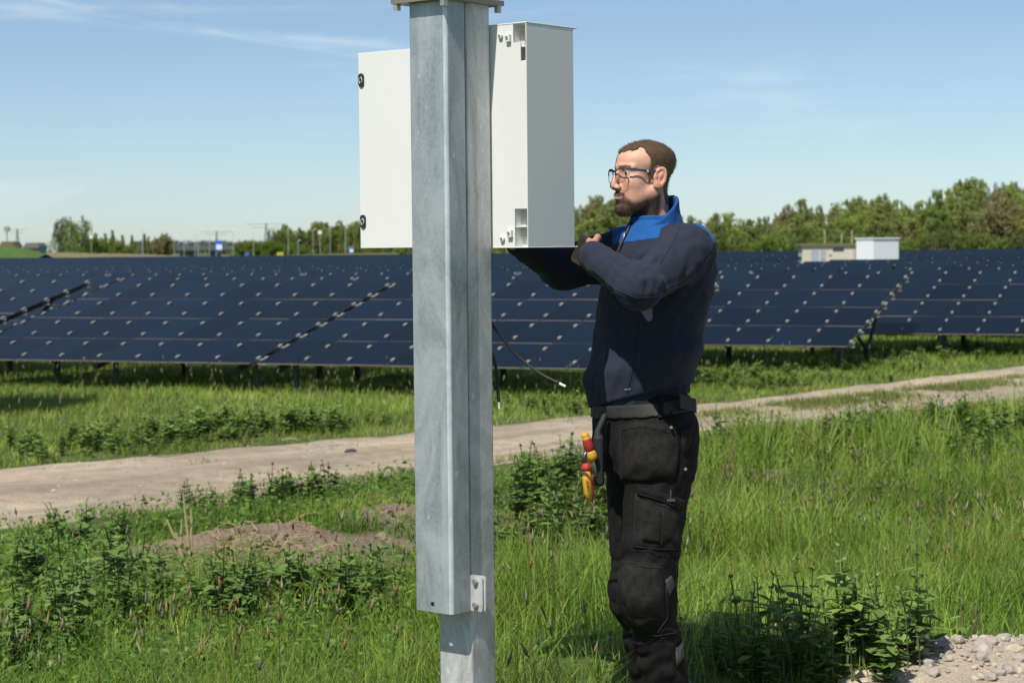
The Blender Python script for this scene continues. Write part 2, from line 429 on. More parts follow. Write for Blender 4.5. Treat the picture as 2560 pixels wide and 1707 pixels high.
# ------------------------------------------------------------------ solar tables
TH = math.radians(23); ER = np.array((math.cos(TH), -math.sin(TH))); EU = np.array((math.sin(TH), math.cos(TH)))
TILT = math.radians(13); PW = 0.62; PL = 1.10; NC = 8; NR = 4; PB = 0.03 - FIELD     # bottom edge above the field
M_glass = pm('panel_glass', (0.0028, 0.0075, 0.0145), 0.14, spec=0.045, noise=(0.6, 0.3), col2=(0.0042, 0.0100, 0.0180), coords='Object', bump=(3, 0.03, 0.02))
M_pedge = pm('panel_edge', (0.42, 0.33, 0.29), 0.6)
M_clip = pm('clip_aluminium', (0.34, 0.335, 0.32), 0.45, metal=0.2)
M_steel = pm('support_steel', (0.11, 0.12, 0.125), 0.55, metal=0.4, noise=(30, .2), col2=(0.07, 0.078, 0.08))
M_steeld = pm('support_dark', (0.035, 0.037, 0.04), 0.55, metal=0.3)
_t = M_glass.node_tree; _oi = _t.nodes.new('ShaderNodeObjectInfo'); _mr = _t.nodes.new('ShaderNodeMapRange'); _mr.inputs[3].default_value = .7; _mr.inputs[4].default_value = 1.35
_t.nodes['Principled BSDF'].inputs['Specular Tint'].default_value = (.50, .80, .92, 1)
_vs = _t.nodes.new('ShaderNodeVectorMath'); _vs.operation = 'SCALE'; _bb = _t.nodes['Principled BSDF']; _src = _bb.inputs['Base Color'].links[0].from_socket
_t.links.new(_oi.outputs['Random'], _mr.inputs[0]); _t.links.new(_src, _vs.inputs[0]); _t.links.new(_mr.outputs[0], _vs.inputs['Scale']); _t.links.new(_vs.outputs[0], _bb.inputs['Base Color'])
ct, stl = math.cos(TILT), math.sin(TILT)
def tp(r, s, h=0.0):   # table coords: r along the row, s up the slope, h off the surface
    return (r, s * ct - h * stl, PB + s * stl + h * ct)
pmesh = MB().box((0.008, 0.006, -0.009), (PW - 0.008, PL - 0.006, 0.0), lambda a, b, c: (a, b, c)).mesh('panel')
pmesh.materials.append(M_glass); pmesh.materials.append(M_pedge)
for p in pmesh.polygons: p.material_index = 0 if p.normal.z > 0.5 else 1
cmesh = MB().box((-0.020, -0.042, -0.012), (0.020, 0.042, 0.010)).mesh('clip'); cmesh.materials.append(M_clip)
ptilt = Matrix.Rotation(TILT, 4, 'X')
def add_panels(t, nc, gapdark=True):
    for i in range(nc):
        for j in range(NR):
            o = bpy.data.objects.new('panel', pmesh); COL.objects.link(o); o.parent = t
            o.location = tp(i * PW, j * PL, random.uniform(-.002, .002)); o.rotation_euler = (TILT + random.uniform(-.003, .003), random.uniform(-.004, .004), 0)
def clip_spots(nc):
    return [(i * PW + (0.0 if 0 < i < nc else (0.012 if i == 0 else -0.0)), j * PL + f * PL) for i in range(nc + 1) for j in range(NR) for f in (0.22, 0.75)]
def add_clips(t, nc):
    for r, s in clip_spots(nc):
        o = bpy.data.objects.new('clip', cmesh); COL.objects.link(o); o.parent = t
        o.location = tp(r, s, 0.006); o.rotation_euler = (TILT, 0, 0)
RAILS = [j * PL + f * PL for j in range(NR) for f in (0.22, 0.75)]
def tfr(a, b, c): return tp(a, b, c)
rail_me = {}
def add_frame(t, nc):
    for s in RAILS:
        b = MB(); b.box((-0.05, s - 0.022, -0.085), (nc * PW + 0.05, s + 0.022, -0.073), tfr).box((-0.05, s - 0.004, -0.073), (nc * PW + .05, s + .004, -0.025), tfr).box((-0.05, s - 0.022, -0.025), (nc * PW + .05, s + .022, -0.0115), tfr)
        key = (nc, round(s, 3))
        if key not in rail_me: rail_me[key] = b.mesh('rail'); rail_me[key].materials.append(M_clip)
        o = bpy.data.objects.new('rail', rail_me[key]); COL.objects.link(o); o.parent = t
    nsup = 3 if nc > 4 else 2
    for k in range(nsup):
        r = 0.25 + k * (nc * PW - 0.5) / (nsup - 1)
        p = MB().tube([(r, 0.62 * ct, -0.5), (r, 0.62 * ct, PB + 0.62 * stl - 0.10)], 0.04, 8); p.build('post', M_steel, t)
        p = MB().tube([(r, 2.35, -0.5), (r, 2.35, 0.32)], 0.045, 8); p.build('post', M_steeld, t)
        p = MB().tube([(r, 2.35, 0.20), tp(r, 1.35, -0.09)], 0.03, 6); p.build('brace', M_steeld, t)
        p = MB().tube([(r, 2.35, 0.20), tp(r, 3.6, -0.09)], 0.03, 6); p.build('brace', M_steeld, t)
        p = MB().box((r - 0.03, 0.1, -0.15), (r + 0.03, NR * PL - 0.12, -0.0855), tfr); p.build('beam', M_steeld, t)
# joined far table (seen only as a thin strip)
def far_mesh(nc):
    b = MB()
    for i in range(nc):
        for j in range(NR):
            b.box((i * PW + .008, j * PL + .006, -0.009), ((i + 1) * PW - .008, (j + 1) * PL - .006, 0), tfr, 0)
    for r, s in clip_spots(nc): b.box((r - .011, s - .028, -.006), (r + .011, s + .028, .012), tfr, 1)
    for s in RAILS[1::2]: b.box((-.03, s - .03, -.085), (nc * PW + .03, s + .03, -.0115), tfr, 2)
    for k in range(3):
        r = 0.25 + k * (nc * PW - .5) / 2
        b.tube([(r, 2.2, -0.5), (r, 2.2, PB + 0.4)], 0.045, 6, 2)
    me = b.mesh('solar_table')
    for x in (M_glass, M_clip, M_steeld): me.materials.append(x)
    return me
FARME = far_mesh(NC)

B0 = np.array((-3.32, 25.8))                     # gap between the two front tables
TPITCH = NC * PW + 0.10
def rc2w(r, u): return B0 + ER * r + EU * u
tcount = 0
def put_table(r, u, lvl, label, group, nc=NC, dz=0.0):
    """r = left end along the row from the front gap, u = bottom edge set back from the front row"""
    p = rc2w(r, u)
    if lvl >= 2:
        t = bpy.data.objects.new('solar_table', FARME); COL.objects.link(t)
    else:
        t = empty('solar_table')
        add_panels(t, nc)
        if lvl == 0: add_clips(t, nc)
        else:
            if 'clips' not in rail_me:
                b = MB()
                for rr, s in clip_spots(NC): b.box((rr - .018, s - .04, -.006), (rr + .018, s + .04, .016), tfr)
                rail_me['clips'] = b.mesh('clip_rows'); rail_me['clips'].materials.append(M_clip)
            o = bpy.data.objects.new('clip_rows', rail_me['clips']); COL.objects.link(o); o.parent = t; o['kind'] = 'stuff'
        add_frame(t, nc)
    t.location = (p[0], p[1], FIELD + dz); t.rotation_euler = (0, 0, -TH)
    tag(t, label, 'solar panels', group)
    return t
G1 = 'solar tables along the front of the field'
put_table(-TPITCH - 0.0, 0, 0, 'tilted dark blue solar table in the front row, left of the open slanting gap', G1)
put_table(0.0, 0, 0, 'tilted dark blue solar table in the front row behind the galvanised pole and the man', G1)
put_table(-2 * TPITCH - 0.26, 0, 0, 'solar table in the front row with rail ends sticking out at its corner', G1, dz=0.06)
rC = float((np.array((4.84, 28.7)) - B0) @ ER); uC = float((np.array((4.84, 28.7)) - B0) @ EU)
put_table(rC - NC * PW, uC, 0, 'solar table behind the man\'s back with open V brace at its free end', G1)
rD = float((np.array((5.93, 32.8)) - B0) @ ER); uD = float((np.array((5.93, 32.8)) - B0) @ EU)
RB = rC - 2.0                                    # second block begins here
put_table(RB, uD, 0, 'solar table on thin posts behind the bend of the dirt road', G1)
put_table(RB + TPITCH, uD, 1, 'solar table of the second block standing close to the road bend', 'solar tables of the second block')
CAB = np.array((0.168 * 110, 110.0))
def px_of(x, y): return 1280 + x / y * FPX
RP = uC
ORD = ['first', 'second', 'third', 'fourth', 'fifth', 'sixth', 'seventh', 'eighth', 'ninth', 'tenth', 'eleventh', 'twelfth', 'thirteenth', 'fourteenth', 'fifteenth', 'sixteenth', 'seventeenth', 'eighteenth', 'nineteenth', 'twentieth'] + ['twenty-' + w_ for w_ in ('first', 'second', 'third', 'fourth', 'fifth', 'sixth', 'seventh', 'eighth')]
nrow = 0
for k in range(1, 27):
    u = uC * k
    for j in range(-40, 1):
        r = rC - NC * PW + j * TPITCH - (0.0 if k == 1 else (0.7 * ((k * 7) % 5 - 2) / 2))
        if k == 1 and j == 0: continue
        if k > 1: r -= 3.6
        p = rc2w(r + 2.5, u + 2)
        if p[1] < 20 or abs(p[0]) / p[1] > 0.315 or p[1] > 168 - 0.06 * p[0]: continue
        if 2000 - 12500 / p[1] < px_of(p[0], p[1]) < 2245 + 12500 / p[1] and 60 < p[1] < 118: continue
        lvl = 1 if k <= 2 else 2
        put_table(r, u, lvl, 'dark solar table in the %s row back from the dirt road' % ORD[k], 'solar tables of the %s row' % ORD[k])
for k in range(1, 27):
    u = uD + RP * k
    for j in range(0, 12):
        r = RB + j * TPITCH
        p = rc2w(r + 2.5, u + 2)
        if p[1] < 20 or abs(p[0]) / p[1] > 0.30 or p[1] > 150: continue
        if 2000 - 12500 / p[1] < px_of(p[0], p[1]) < 2245 + 12500 / p[1] and 60 < p[1] < 118: continue
        lvl = 1 if k <= 1 else 2
        put_table(r, u, lvl, 'dark solar table in the %s row behind the road bend' % ORD[k], 'solar tables of the %s row behind the bend' % ORD[k])

# ------------------------------------------------------------------ far things
fz = FIELD
def far_at(px, py, Y): return W(px, py, Y)
M_cream = pm('cabin_cream', (0.62, 0.58, 0.48), 0.8, noise=(2, .2), col2=(0.55, 0.50, 0.40))
M_white = pm('container_white', (0.80, 0.82, 0.84), 0.5)
M_grey = pm('louvre_grey', (0.36, 0.40, 0.44), 0.6)
M_dark = pm('dark_trim', (0.05, 0.05, 0.05), 0.7)
M_roofm = pm('mossy_roof', (0.20, 0.14, 0.08), 0.95, noise=(6, .3), col2=(0.13, 0.14, 0.05))
# transformer cabin
c0 = W(2006, 655, 112); ca = empty('transformer_cabin', (c0[0], c0[1], fz), math.radians(-4))
tag(ca, 'cream transformer cabin with mossy flat roof beside the white container', 'cabin')
zt = W(2006, 616, 112)[2] - fz
MB().box((0, 0, -0.3), (3.3, 3, zt)).build('wall', M_cream, ca)
MB().box((-0.12, -0.12, zt), (3.4, 3.1, zt + 0.16)).build('roof', M_roofm, ca)
MB().box((0.5, -0.03, 0.2), (0.88, -0.003, zt - 0.2)).build('door', M_grey, ca)
MB().box((1.0, -0.03, zt - 0.75), (1.28, -0.003, zt - 0.2)).build('window', M_grey, ca)
MB().box((1.7, -0.03, zt - 0.28), (2.3, -0.003, zt - 0.1)).build('vent', M_dark, ca)
for k in range(4): MB().box((1.5, -0.02, 0.3 + k * 0.3), (1.62, -0.003, 0.38 + k * 0.3)).build('hinge', M_dark, ca)
lp = MB()
for k in range(12): lp.box((2.9 - 0.0, -0.03, 0.3 + k * 0.12), (3.28, -0.003, 0.36 + k * 0.12))
lp.build('louvre', M_grey, ca)
MB().box((2.5, -0.03, 0.25), (2.84, -0.003, zt - 0.25)).build('door', M_cream, ca)
# white container
c1 = W(2184, 655, 110); cc = empty('container', (c1[0], c1[1], fz), math.radians(22))
tag(cc, 'plain white steel container with ribbed end in the solar field', 'container')
zt2 = W(2142, 598, 110)[2] - fz
b = MB().box((0, 0, -0.3), (1.62, 1.8, zt2)); b.build('body', M_white, cc)
for k in range(6): MB().box((-0.05, 0.12 + k * 0.29, 0.1), (-0.003, 0.24 + k * 0.29, zt2 - 0.12)).build('rib', M_white, cc)
MB().box((-0.06, -0.06, zt2), (1.68, 1.86, zt2 + 0.07)).build('roof_rim', M_white, cc)
# reed spikes / thin stakes on the cabin's far side
for px, py in ((2062, 574), (2104, 584), (2130, 574)):
    p = W(px, py, 118); q = np.array((p[0], p[1], fz))
    tag(MB().tube([q, p], [0.06, 0.04], 6).build('stake', pm('stake_wood', (0.42, 0.36, 0.26), 0.9)), 'slim pale stake standing behind the transformer cabin', 'stake', 'stakes behind the cabin')

# trees
def leaf_cloud(n, centres, radii, size, cols, seed, flat=0.8):
    r = np.random.default_rng(seed)
    k = r.choice(len(centres), n, p=np.array(radii) ** 2 / (np.array(radii) ** 2).sum())
    d = r.normal(size=(n, 3)); d /= np.linalg.norm(d, axis=1)[:, None]
    rad = np.array(radii)[k] * r.random(n) ** 0.45
    P = np.array(centres)[k] + d * rad[:, None] * np.array((1, 1, flat))
    a = r.normal(size=(n, 3)); a /= np.linalg.norm(a, axis=1)[:, None]
    b = np.cross(a, r.normal(size=(n, 3))); b /= np.linalg.norm(b, axis=1)[:, None]
    s = size * r.uniform(0.6, 1.5, n)[:, None]
    V = np.stack([P - a * s * .5, P + b * s * .45, P + a * s * .6, P - b * s * .45], 1).reshape(-1, 3)
    F = np.arange(4 * n).reshape(n, 4)
    clump = r.random(len(centres))[k]
    t = np.clip(clump * 0.45 + r.random(n) * 0.6, 0, 1)[:, None]
    c = np.array(cols[0]) * (1 - t) + np.array(cols[1]) * t
    return V, F, np.repeat(c, 4, 0)
M_leaf = pm('tree_leaves', (1.2, 1.2, 1.1), 0.7, attr='Col', noise=(3, .3), col2=(1.0, 1.0, .9), trans=0.40, spec=0.2)
M_bark = pm('bark', (0.13, 0.10, 0.07), 0.95, noise=(9, .3), col2=(0.07, 0.055, 0.04), bump=(20, .6, .05))
def tree_proto(h, wd, n, size, cols, seed, kind='round'):
    r = np.random.default_rng(seed); cen = []; rad = []
    limbs = MB(); lean = r.normal(size=2) * 0.03 * h
    nlev = 26 if kind != 'bush' else 16
    tr = [(lean[0] * t * t, lean[1] * t * t, h * 0.93 * t) for t in np.linspace(0, 1, 7)]
    limbs.tube([(0, 0, -0.6)] + tr[1:], list(np.linspace(0.028 * h, 0.004 * h, 7)), 6)
    for k in range(nlev * 5):
        t = r.uniform(0.16 if kind != 'bush' else 0.02, 1.0)
        if kind == 'poplar': env = 0.55 * (1 - (2 * t - 0.9) ** 2 * 0.5) if t < .9 else 0.28
        elif kind == 'bush': env = math.sqrt(max(0, 1 - (t * 1.0 - 0.25) ** 2 * 1.4))
        else: env = max(0.16, math.sin(math.pi * min(1, (t - 0.02) * 0.95)) ** 0.7)
        a = r.uniform(0, 6.28); q = wd * 0.5 * env * r.uniform(0.25, 1.05)
        c = (lean[0] * t * t + q * math.cos(a), lean[1] * t * t + q * math.sin(a), h * t)
        cen.append(c); rad.append(wd * r.uniform(0.06, 0.135) * (0.6 if t > .85 else 1))
        if k % 4 == 0:
            z0 = max(0.05 * h, c[2] - q * 1.0); tt = z0 / h
            limbs.tube([(lean[0] * tt * tt, lean[1] * tt * tt, z0), (c[0] * .6, c[1] * .6, (z0 + c[2]) / 2), c], [0.011 * h, .007 * h, .002 * h], 4, caps=False)
    V, F, C = leaf_cloud(n, cen, rad, size, cols, seed + 50, 1.5)
    root = empty('tree')
    link('crown', mesh_np('crown', V, F, C), M_leaf, root)
    limbs.build('trunk', M_bark, root)
    root['h'] = h
    return root
YG = ((0.21, 0.27, 0.060), (0.41, 0.46, 0.13)); GR = ((0.12, 0.18, 0.05), (0.26, 0.34, 0.10)); BR = ((0.20, 0.185, 0.085), (0.36, 0.33, 0.16)); OL = ((0.17, 0.21, 0.060), (0.34, 0.38, 0.125))
protos = {}
def proto(key, *a, **k):
    protos[key] = tree_proto(*a, **k); return protos[key]
P_w = [proto('w%d' % i, 10, 5.0, 9000, 0.19, c, 11 + i) for i, c in enumerate((YG, GR, BR, OL, YG, OL))]
P_p = [proto('p%d' % i, 10, 3.2, 5000, 0.19, c, 31 + i, kind='poplar') for i, c in enumerate((OL, YG))]
P_b = [proto('b%d' % i, 6, 6.5, 6000, 0.20, c, 41 + i, kind='bush') for i, c in enumerate((GR, ((0.10, 0.155, 0.03), (0.25, 0.33, 0.07)), ((0.08, 0.11, 0.035), (0.20, 0.22, 0.075))))]
used = set()
def put_tree(pr, px, top, Y, label, group, name='tree', wscale=1.0):
    if pr in used: o = copy_tree(pr)
    else: o = pr; used.add(pr)
    p = W(px, top, Y); h = p[2] - fz
    s = h / pr['h']
    o.name = name
    o.location = (p[0], p[1], fz); o.scale = (s * wscale, s * wscale, s); o.rotation_euler = (0, 0, random.uniform(0, 6.28))
    return tag(o, label, 'tree', group)
# wood on the right: tops follow the skyline
sky_x = [1380, 1450, 1510, 1570, 1660, 1760, 1840, 1930, 2010, 2080, 2150, 2230, 2300, 2380, 2440, 2500, 2560, 2660, 2800]
sky_y = [545, 520, 470, 500, 545, 540, 535, 528, 500, 515, 478, 500, 490, 455, 440, 470, 462, 450, 450]
LBL = ['yellow green spring tree in the wood behind the solar field', 'fresh green leafy tree in the wood behind the solar field', 'brownish budding tree in the wood behind the solar field', 'olive green tree in the wood behind the solar field', 'yellow green spring tree in the wood behind the solar field', 'olive green tree in the wood behind the solar field']
x = 1370
while x < 2760:
    i = random.choice([0, 1, 2, 3, 4, 5, 3, 2]); Y = random.uniform(175, 215)
    put_tree(P_w[i], x, np.interp(x, sky_x, sky_y) + random.uniform(-4, 26), Y, LBL[i], 'trees of the wood: ' + LBL[i].split(' tree')[0], wscale=random.uniform(.62, 1.0))
    x += random.uniform(17, 27)
x = 1380
while x < 2740:
    i = random.choice([0, 1, 2, 3, 4, 5]); Y = random.uniform(160, 175)
    put_tree(P_w[i], x, np.interp(x, sky_x, sky_y) + random.uniform(34, 66), Y, LBL[i], 'trees of the wood: ' + LBL[i].split(' tree')[0], wscale=random.uniform(1.2, 1.7))
    x += random.uniform(30, 46)
x = 1390
while x < 2740:
    put_tree(P_b[random.choice((1, 2, 0))], x, 590 + random.uniform(-12, 12), random.uniform(152, 160), 'low bush along the foot of the wood', 'bushes along the wood', 'bush', 1.2)
    x += random.uniform(40, 60)
# left skyline
put_tree(P_b[2], 160, 552, 330, 'big round crowned tree standing alone on the skyline', None, wscale=.66)
put_tree(P_b[0], 194, 546, 325, 'second tall crown grown into the big lone tree', None, wscale=.62)
for px, top in ((235, 588), (255, 600), (280, 597), (305, 603), (330, 608), (225, 604)):
    put_tree(P_b[1], px, top, 330, 'bright green bush beside the big lone tree', 'bushes beside the lone tree', 'bush')
for px, top in ((238, 583), (262, 584), (280, 576), (305, 588), (330, 588), (360, 585), (372, 592)):
    put_tree(P_p[0], px, top, 345, 'slim budding tree among the bushes by the flyover', 'slim trees by the flyover')
for px, top in ((405, 584), (420, 592), (392, 594)):
    put_tree(P_w[2], px, top, 350, 'brown green tree rising behind the flyover end', 'trees behind the flyover end', wscale=1.2)
for px, top in ((600, 606), (618, 601), (640, 606), (655, 602), (680, 603), (705, 610), (730, 606), (758, 612)):
    put_tree(P_b[1], px, top, 330, 'bright green bush in front of the poplar stand', 'bushes before the poplars', 'bush', 1.1)
px = 690
while px < 1010:
    i = random.choice((0, 1, 2, 3)); put_tree((P_p + [P_w[3], P_w[5]])[i], px, (565 if px > 705 else 578) + random.uniform(-12, 14) + (8 if 730 < px < 770 else 0), random.uniform(335, 375), 'slender poplar in the close planted stand', 'poplars of the stand', 'poplar', 1.5 if i < 2 else .8)
    px += random.uniform(5, 9)
px = 1000
while px < 1360:
    put_tree(P_w[random.choice((0, 3))], px, 560 + random.uniform(-10, 15), random.uniform(330, 360), 'tree of the row hidden behind the pole and box', 'trees behind the pole'); px += 28
put_tree(P_b[2], 690, 580, 334, 'rusty brown bush at the edge of the poplar stand', None, 'bush')
# far bare wood behind the flyover
far = []
for px in range(330, 660, 3):
    far.append(W(px + random.uniform(-2, 2), 606 + random.uniform(-3, 4), 900))
cen = [(p[0], p[1], (p[2] + fz) / 2 + 0.2) for p in far]
V, F, C = leaf_cloud(9000, [(c[0], c[1], fz + (far[i][2] - fz) * f) for i, c in enumerate(cen) for f in (0.3, 0.6, 0.88)], [1.6] * (3 * len(cen)), 0.8, ((0.24, 0.25, 0.26), (0.34, 0.35, 0.36)), 5)
tag(link('far_wood', mesh_np('far_wood', V, F, C), M_leaf), 'grey line of bare far woodland behind the flyover', 'wood', kind='stuff')

# grass bank on the left and verge strips at the far field edge
def bank(name, pxs, tops, Y, depth, col, label):
    xs = np.linspace(pxs[0], pxs[-1], 60); V = []; F = []
    for i, px in enumerate(xs):
        t = W(px, np.interp(px, pxs, tops) + random.uniform(-1, 1), Y)
        for j, q in enumerate((0, .25, .5, .75, 1)):
            V.append((t[0], Y - depth + depth * 2 * q, fz - 0.05 + (t[2] - fz) * math.sin(math.pi * q)))
    for i in range(59):
        for j in range(4): F.append((i * 5 + j, i * 5 + 5 + j, i * 5 + 6 + j, i * 5 + 1 + j))
    o = link(name, mesh_np(name, V, F), pm(name + '_grass', col, 0.95, noise=(0.8, .25), col2=tuple(c * 1.5 for c in col), bump=(2, 1, .3)), smooth=True)
    return tag(o, kind='structure')
bank('grass_bank', [-260, 0, 40, 80, 115], [606, 612, 616, 624, 634], 190, 9, (0.055, 0.105, 0.016), '')
bank('dry_bank', [90, 140, 250, 400, 480], [631, 630, 632, 636, 640], 215, 7, (0.16, 0.13, 0.06), '')
bank('far_verge', [400, 620, 820, 1000], [642, 639, 634, 631], 290, 12, (0.10, 0.12, 0.03), '')
# flyover
M_conc = pm('concrete', (0.66, 0.63, 0.57), 0.9, noise=(.5, .2), col2=(.55, .52, .47))
M_concd = pm('concrete_dark', (0.36, 0.35, 0.33), 0.9)
a = W(345, 620, 420); bq = W(640, 629, 480)
fl = empty('flyover', (a[0], a[1], fz)); tag(fl, 'low concrete road flyover on the skyline', 'bridge')
L2 = math.hypot(bq[0] - a[0], bq[1] - a[1]); fl.rotation_euler = (0, 0, math.atan2(bq[1] - a[1], bq[0] - a[0]))
za = a[2] - fz
MB().box((0, 0, za - 0.55), (L2, 6, za + 0.1)).build('deck', M_conc, fl)
MB().box((0, 0.6, za - 0.85), (L2, 5.4, za - 0.55)).build('girder', M_concd, fl)
MB().box((0, -0.1, za + 0.1), (L2, 0.1, za + 0.45)).build('parapet', M_conc, fl)
MB().box((-3, 0.2, -0.5), (1.2, 5.8, za - 0.0)).build('abutment', M_conc, fl)
for k in range(1, 4): MB().box((L2 * k / 4 - .5, 1, -0.5), (L2 * k / 4 + .5, 5, za - 0.85)).build('pier', M_concd, fl)
# lamp posts, masts and pylons
M_lamp = pm('lamp_grey', (0.55, 0.56, 0.56), 0.5, metal=0.2)
def lamp(px, top, Y, head=False, lab=None, name='lamp_post', r=0.045):
    t = W(px, top, Y); o = empty(name, (t[0], t[1], fz)); h = t[2] - fz
    MB().tube([(0, 0, -0.3), (0, 0, h)], [r, r * .6], 6).build('pole', M_lamp, o)
    if head: MB().box((-.26, -.2, h - .1), (.26, .2, h + .45)).build('lamp_head', pm('lamp_white', (0.8, 0.8, 0.78), .4), o)
    else: MB().tube([(0, 0, h), (.25, 0, h + .1), (.5, 0, h + .1)], [r * .6, r * .6, r * .9], 6).build('lamp_arm', M_lamp, o)
    return tag(o, lab or 'thin grey street lamp post on the skyline by the flyover', 'lamp post', None if lab else 'street lamps by the flyover')
for px, top, hd, lab in ((228, 595, True, 'lamp post with white head beside the big lone tree'), (800, 584, True, 'lamp post with round white head in front of the poplars'), (720, 572, False, None), (633, 579, False, None), (825, 568, False, None), (863, 570, False, None), (782, 575, False, None), (582, 577, False, None), (435, 590, False, None), (494, 570, False, None), (487, 585, False, None), (460, 592, False, None), (523, 585, False, None), (356, 568, False, None), (745, 602, False, None)):
    lamp(px, top, 300, hd, lab)
def pylon(px, top, Y, arm, lab):
    t = W(px, top, Y); h = t[2] - fz; o = empty('pylon', (t[0], t[1], fz)); b = MB(); wb = h * 0.09
    leg = lambda q, sx, sy: (sx * wb * (1 - .85 * q), sy * wb * (1 - .85 * q), h * q - (.3 if q == 0 else 0))
    for sx in (-1, 1):
        for sy in (-1, 1): b.tube([leg(0, sx, sy), leg(1, sx, sy)], Y * .00016, 4)
    for k in range(7):
        for sy in (-1, 1): b.tube([leg(k / 7, -1, sy), leg((k + 1) / 7, 1, sy)], Y * .0001, 4); b.tube([leg(k / 7, 1, sy), leg((k + 1) / 7, -1, sy)], Y * .0001, 4)
    b.build('tower', pm('pylon_steel', (0.30, 0.32, 0.34), .6), o)
    for q, s in ((.97, 1), (.86, .7)): MB().tube([(-arm * s, 0, h * q), (arm * s, 0, h * q)], Y * .00012, 4).build('cross_arm', MATS['pylon_steel'], o)
    tag(o, lab, 'pylon')
pylon(665, 558, 800, 8, 'lattice power pylon with wide cross arms beside the poplar stand')
pylon(541, 578, 900, 7, 'lattice power pylon behind the blue and white billboard')
pylon(43, 572, 900, 4, 'small lattice pylon left of the big lone tree')
t = W(17, 565, 900); o = empty('radio_mast', (t[0], t[1], fz)); tag(o, 'thin radio mast with antenna cluster at its top', 'mast')
MB().tube([(0, 0, -.3), (0, 0, t[2] - fz)], .3, 6).build('pole', MATS['pylon_steel'], o)
MB().box((-1.1, -1, t[2] - fz - 2.6), (1.1, 1, t[2] - fz - .4)).build('antenna', MATS['pylon_steel'], o)
# signs, vehicles and sheds at the far field edge
def sign(px0, px1, py0, py1, Y, col, col2, lab, cat='sign', name='sign'):
    a = W(px0, py0, Y); c = W(px1, py1, Y); o = empty(name, ((a[0] + c[0]) / 2, Y, fz)); hw = (c[0] - a[0]) / 2
    za, zc = a[2] - fz, c[2] - fz
    MB().box((-hw, -.08, zc), (hw, .08, za)).build('board', pm('sign_%d_%d' % (px0, py0), col, .5), o)
    if col2: MB().box((-hw * .6, -.1, zc + (za - zc) * .12), (hw * .95, -.083, zc + (za - zc) * .62)).build('face', pm('signf_%d' % px0, col2, .5), o)
    for s in (-.7, .7): MB().tube([(s * hw, .12, -.3), (s * hw, .12, za)], .05, 6).build('post', M_lamp, o)
    return tag(o, lab, cat)
sign(537, 556, 602, 627, 320, (0.03, 0.13, 0.55), (0.75, 0.8, 0.85), 'tall blue and white billboard by the flyover')
sign(612, 622, 632, 641, 240, (0.03, 0.15, 0.55), None, 'small plain blue sign above the far solar rows')
sign(872, 884, 618, 632, 240, (0.05, 0.22, 0.6), (0.8, 0.82, 0.85), 'blue and white sign in front of the poplars')
sign(97, 114, 615, 633, 200, (0.008, 0.055, 0.075), None, 'dark teal board beside the grass bank', name='teal_board')
# yellow utility cabinet
p = W(701, 640, 240); va = empty('utility_cabinet', (p[0], p[1], fz)); q = W(701, 632, 240)[2] - fz; tag(va, 'small yellow utility cabinet at the far field edge', 'cabinet')
MB().box((-.36, -.25, -.2), (.36, .25, q - .08)).build('body', pm('cabinet_yellow', (0.75, 0.62, 0.10), .5), va)
MB().prism([(-.40, q - .08), (.40, q - .08), (.30, q + .04), (-.30, q + .04)], -.3, .3, lambda x, y, z: (x, z, y)).build('lid', MATS['cabinet_yellow'], va)
MB().box((-.02, -.265, .1), (.02, -.252, q - .15)).build('door_gap', M_dark, va)
# digger by the billboard
p = W(566, 640, 300); dg = empty('excavator', (p[0], p[1], fz)); tag(dg, 'dark excavator with raised arm beside the billboard', 'excavator')
My = pm('digger_yellow', (0.45, 0.33, 0.04), .5)
MB().box((-1.4, -.9, -.2), (1.2, .9, .5)).build('track', M_dark, dg)
MB().box((-1.1, -.7, .5), (.8, .7, 1.5)).build('body', My, dg)
MB().box((-.1, -.6, 1.5), (.8, .6, 2.3)).build('cab', M_dark, dg)
MB().tube([(-.6, 0, 1.2), (-1.6, 0, 2.3), (-2.6, 0, 1.7)], .22, 6).build('arm', M_dark, dg)
dg.scale = (.55, .55, .75)
# houses on the far left edge of the skyline
for px, w_, top, lab, c in ((60, 40, 607, 'long low shed far behind the grass bank', (0.30, 0.27, 0.24)), (0, 36, 604, 'brown roofed farm shed behind the grass bank', (0.30, 0.22, 0.13))):
    a = W(px, top, 420); o = empty('shed', (a[0], a[1], fz)); h = a[2] - fz; ww = w_ / FPX * 420
    MB().box((0, 0, -.3), (ww, 6, h * .7)).build('wall', pm('shed_wall_%d' % px, c, .9), o)
    MB().prism([(-.3, h * .7), (ww + .3, h * .7), (ww * .85, h), (ww * .15, h)], -.4, 6.4, lambda x, y, z: (x, z, y)).build('roof', pm('shed_roof_%d' % px, tuple(v * .6 for v in c), .9), o)
    tag(o, lab, 'shed')
